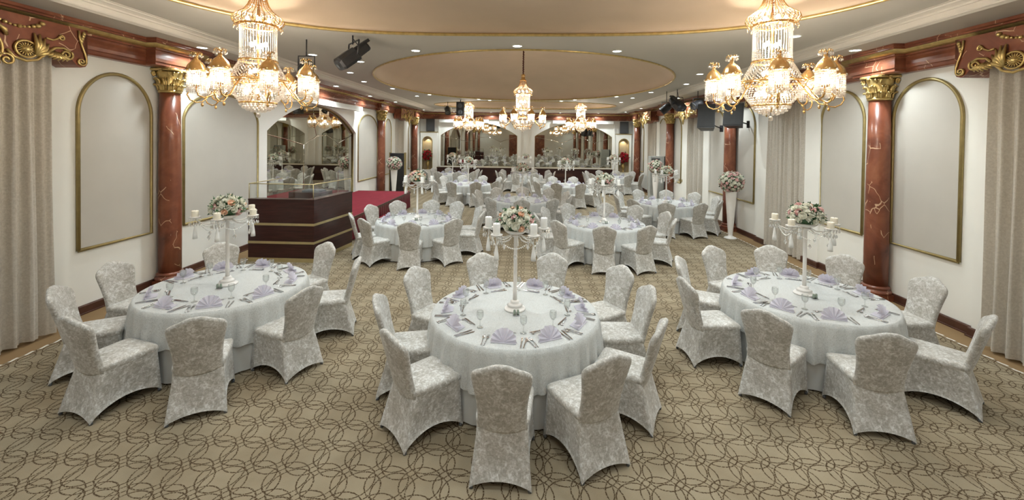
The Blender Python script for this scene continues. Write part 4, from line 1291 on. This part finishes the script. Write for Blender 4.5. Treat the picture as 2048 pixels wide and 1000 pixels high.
# ------------------------------------------------------------------ loudspeakers and stage lights
def speaker(loc, rz, tilt, w_, d_, h_, label, bracket=None, grill=True):
    t = thing('loudspeaker', label, 'loudspeaker', loc, rz)
    Mx = Matrix.Rotation(tilt, 4, 'X')
    b = MB()
    v = [(-w_ / 2, -d_ / 2, -h_ / 2), (w_ / 2, -d_ / 2, -h_ / 2), (w_ * .36, d_ / 2, -h_ / 2), (-w_ * .36, d_ / 2, -h_ / 2)]
    v += [(x, y, h_ / 2) for x, y, _ in v]
    b.add(v, [(3, 2, 1, 0), (4, 5, 6, 7), (0, 1, 5, 4), (1, 2, 6, 5), (2, 3, 7, 6), (3, 0, 4, 7)], mat=Mx); obj('cabinet', b, m_black, t)
    b = MB(); b.box(-w_ * .45, w_ * .45, -d_ / 2 - .012, -d_ / 2, -h_ * .46, h_ * .46, mat=Mx); obj('grille', b, m_grille, t)
    if bracket:
        b = MB(); b.tube([(0, d_ / 2 - .02, -h_ * .2)] + bracket, .018, 6); p = bracket[-1]; b.box(p[0] - .05, p[0] + .05, p[1] - .02, p[1] + .02, p[2] - .1, p[2] + .1); obj('bracket', b, m_black, t)
# local -y is the front of the speaker
speaker((5.2, 12.4, 3.34), R(-28), R(-12), .46, .40, .70, 'large black loudspeaker tilted on the right wall, left of its twin', [(.34, .74, -.3)])
speaker((5.68, 11.75, 3.36), R(-38), R(-10), .50, .36, .62, 'black loudspeaker partly behind the near right chandelier', [(.25, .5, -.22)])
speaker((-5.85, 25.1, 3.42), R(8), 0, .5, .34, .74, 'black loudspeaker standing on the far left niche pier')
speaker((5.7, 25.1, 3.40), R(-8), 0, .5, .34, .70, 'black loudspeaker standing on the far right niche pier')
def hang(name, label, cat, loc, zt):
    t = thing(name, label, cat, loc)
    return t
def hanging_speaker(loc, zt, label):
    t = thing('hanging_loudspeaker', label, 'loudspeaker', loc)
    b = MB(); b.box(-.16, .16, -.15, .15, -.30, .30); obj('cabinet', b, m_black, t)
    for z in (-.15, .13):
        b = MB(); b.lathe([(.0001, 0), (.05, .004), (.10, .015), (.105, .0)], 16, mat=Matrix.Translation((0, -.152, z)) @ Matrix.Rotation(R(90), 4, 'X')); obj('cone', b, m_grey, t)
    b = MB(); b.tube([(0, 0, .3), (0, 0, zt - loc[2])], .02, 6); obj('hanger', b, m_black, t)
hanging_speaker((-2.98, 18.45, 3.95), ZI, 'small black loudspeaker hung from the ceiling beyond the central chandelier')
def par_light(loc, zt, aim, label, s=1.0):
    t = thing('stage_spotlight', label, 'stage light', loc)
    d = Vector(aim).normalized(); q = d.to_track_quat('Z', 'Y').to_matrix().to_4x4() @ Matrix.Scale(s, 4)
    b = MB(); b.lathe([(.05, -.16), (.09, -.15), (.115, -.08), (.12, .0), (.12, .16), (.128, .165), (.128, .19), (.118, .19), (.10, .14), (.0001, .12)], 20, mat=q); obj('lamp_can', b, m_black, t)
    b = MB(); b.lathe([(.0001, .15), (.11, .15)], 20, mat=q, cap=False); obj('lens', b, m_pane, t)
    b = MB(); w_ = .145 * s
    b.tube([(-w_, 0, 0), (-w_, 0, .18 * s), (w_, 0, .18 * s), (w_, 0, 0)], .012, 5); b.tube([(0, 0, .18 * s), (0, 0, zt - loc[2])], .012, 5); obj('yoke', b, m_black, t)
par_light((-3.9, 7.25, 3.88), ZI, (.4, -.9, -.5), 'black can spotlight hung behind the near left chandelier')
par_light((5.25, 13.2, 3.80), ZI, (-.8, -.2, -.4), 'black spotlight, rightmost of three hung before the right wall', 1.0)
par_light((4.75, 14.6, 3.78), ZI, (-.7, .2, -.6), 'black spotlight, leftmost of three hung before the right wall', 1.1)
par_light((-3.75, 19.5, 3.97), ZI, (.2, -.6, -.7), 'small black spotlight hung near the far oval at left', 1.1)
def scanner(loc, zt, rz, tilt, label, s=1.0):
    t = thing('scanner_light', label, 'stage light', loc)
    Q = Matrix.Rotation(rz, 4, 'Z') @ Matrix.Rotation(tilt, 4, 'X') @ Matrix.Scale(s, 4)
    b = MB()
    sec = [(-.17, -.12), (.17, -.12), (.20, -.07), (.20, .08), (.13, .15), (-.13, .15), (-.20, .08), (-.20, -.07)]
    rows = [[(x * k, y, z * k) for x, z in sec] for y, k in ((-.34, .75), (-.30, .97), (-.08, 1.0), (.06, 1.0), (.10, .72), (.34, .66), (.38, .52))]
    b.grid(rows, True, False, cap0=True, cap1=True, mat=Q); obj('housing', b, m_black, t)
    b = MB(); b.lathe([(.06, -.05), (.08, .0), (.085, .07), (.07, .09)], 16, c=(-.22, .02, .05), mat=Q); b.box(-.08, .1, .1, .46, .06, .12, mat=Q); obj('mirror_head', b, m_black, t)
    b = MB(); b.lathe([(.0001, 0), (.045, 0)], 14, mat=Q @ Matrix.Translation((0, -.362, 0)) @ Matrix.Rotation(R(90), 4, 'X'), cap=False); obj('lens', b, m_grey, t)
    b = MB(); b.tube([(-.24, 0, 0), (-.24, .02, .24), (.24, .02, .24), (.24, 0, 0)], .014, 5, mat=Matrix.Rotation(rz, 4, 'Z')); b.tube([(0, 0, .2), (0, 0, zt - loc[2])], .014, 5); b.tube([(0, 0, zt - loc[2] - .05), (.1, .1, .15)], .008, 5); obj('yoke', b, m_black, t)
scanner((-2.95, 6.95, 4.0), ZI, R(-48), R(40), 'black scanner effect light hung beside the near left chandelier', .84)
scanner((4.9, 14.0, 3.85), ZI, R(20), R(35), 'black scanner light, middle one of three before the right wall', .9)

# projection screen housings
def screen_box(loc, sx, sy, label):
    t = thing('projection_screen_case', label, 'screen case', loc)
    b = MB(); b.box(-sx / 2, sx / 2, -sy / 2, sy / 2, -.08, .08); obj('case', b, m_screen, t)
    b = MB(); b.box(-sx / 2 - .01, sx / 2 + .01, -sy / 2 - .01, sy / 2 + .01, -.095, -.08); obj('lower_rail', b, m_white, t)
    b = MB()
    for s in (-.4, .4): b.tube([(s * sx if sx > sy else 0, s * sy if sy > sx else 0, .08), (s * sx if sx > sy else 0, s * sy if sy > sx else 0, .2)], .008, 5)
    obj('hanger', b, m_chrome, t)
screen_box((-3.85, YB - .12, 3.70), 3.0, .12, 'long white screen case above the left far mirror')
screen_box((3.3, YB - .12, 3.70), 3.6, .12, 'long white screen case above the right far mirror')
screen_box((XL + .20, 13.0, 3.70), .16, 5.2, 'long white screen case above the left wall mirror')
# small brass plates on the right wall
for k, (y, lab) in enumerate(((17.25, 'left small brass switch plate on the right wall'), (17.0, 'right small brass switch plate on the right wall'))):
    b = MB(); b.box(XR - .02, XR + .01, y - .07, y + .07, 1.02, 1.12); o = obj('switch_plate', b, m_bargold); tag(o, lab, 'switch plate', 'brass switch plates')
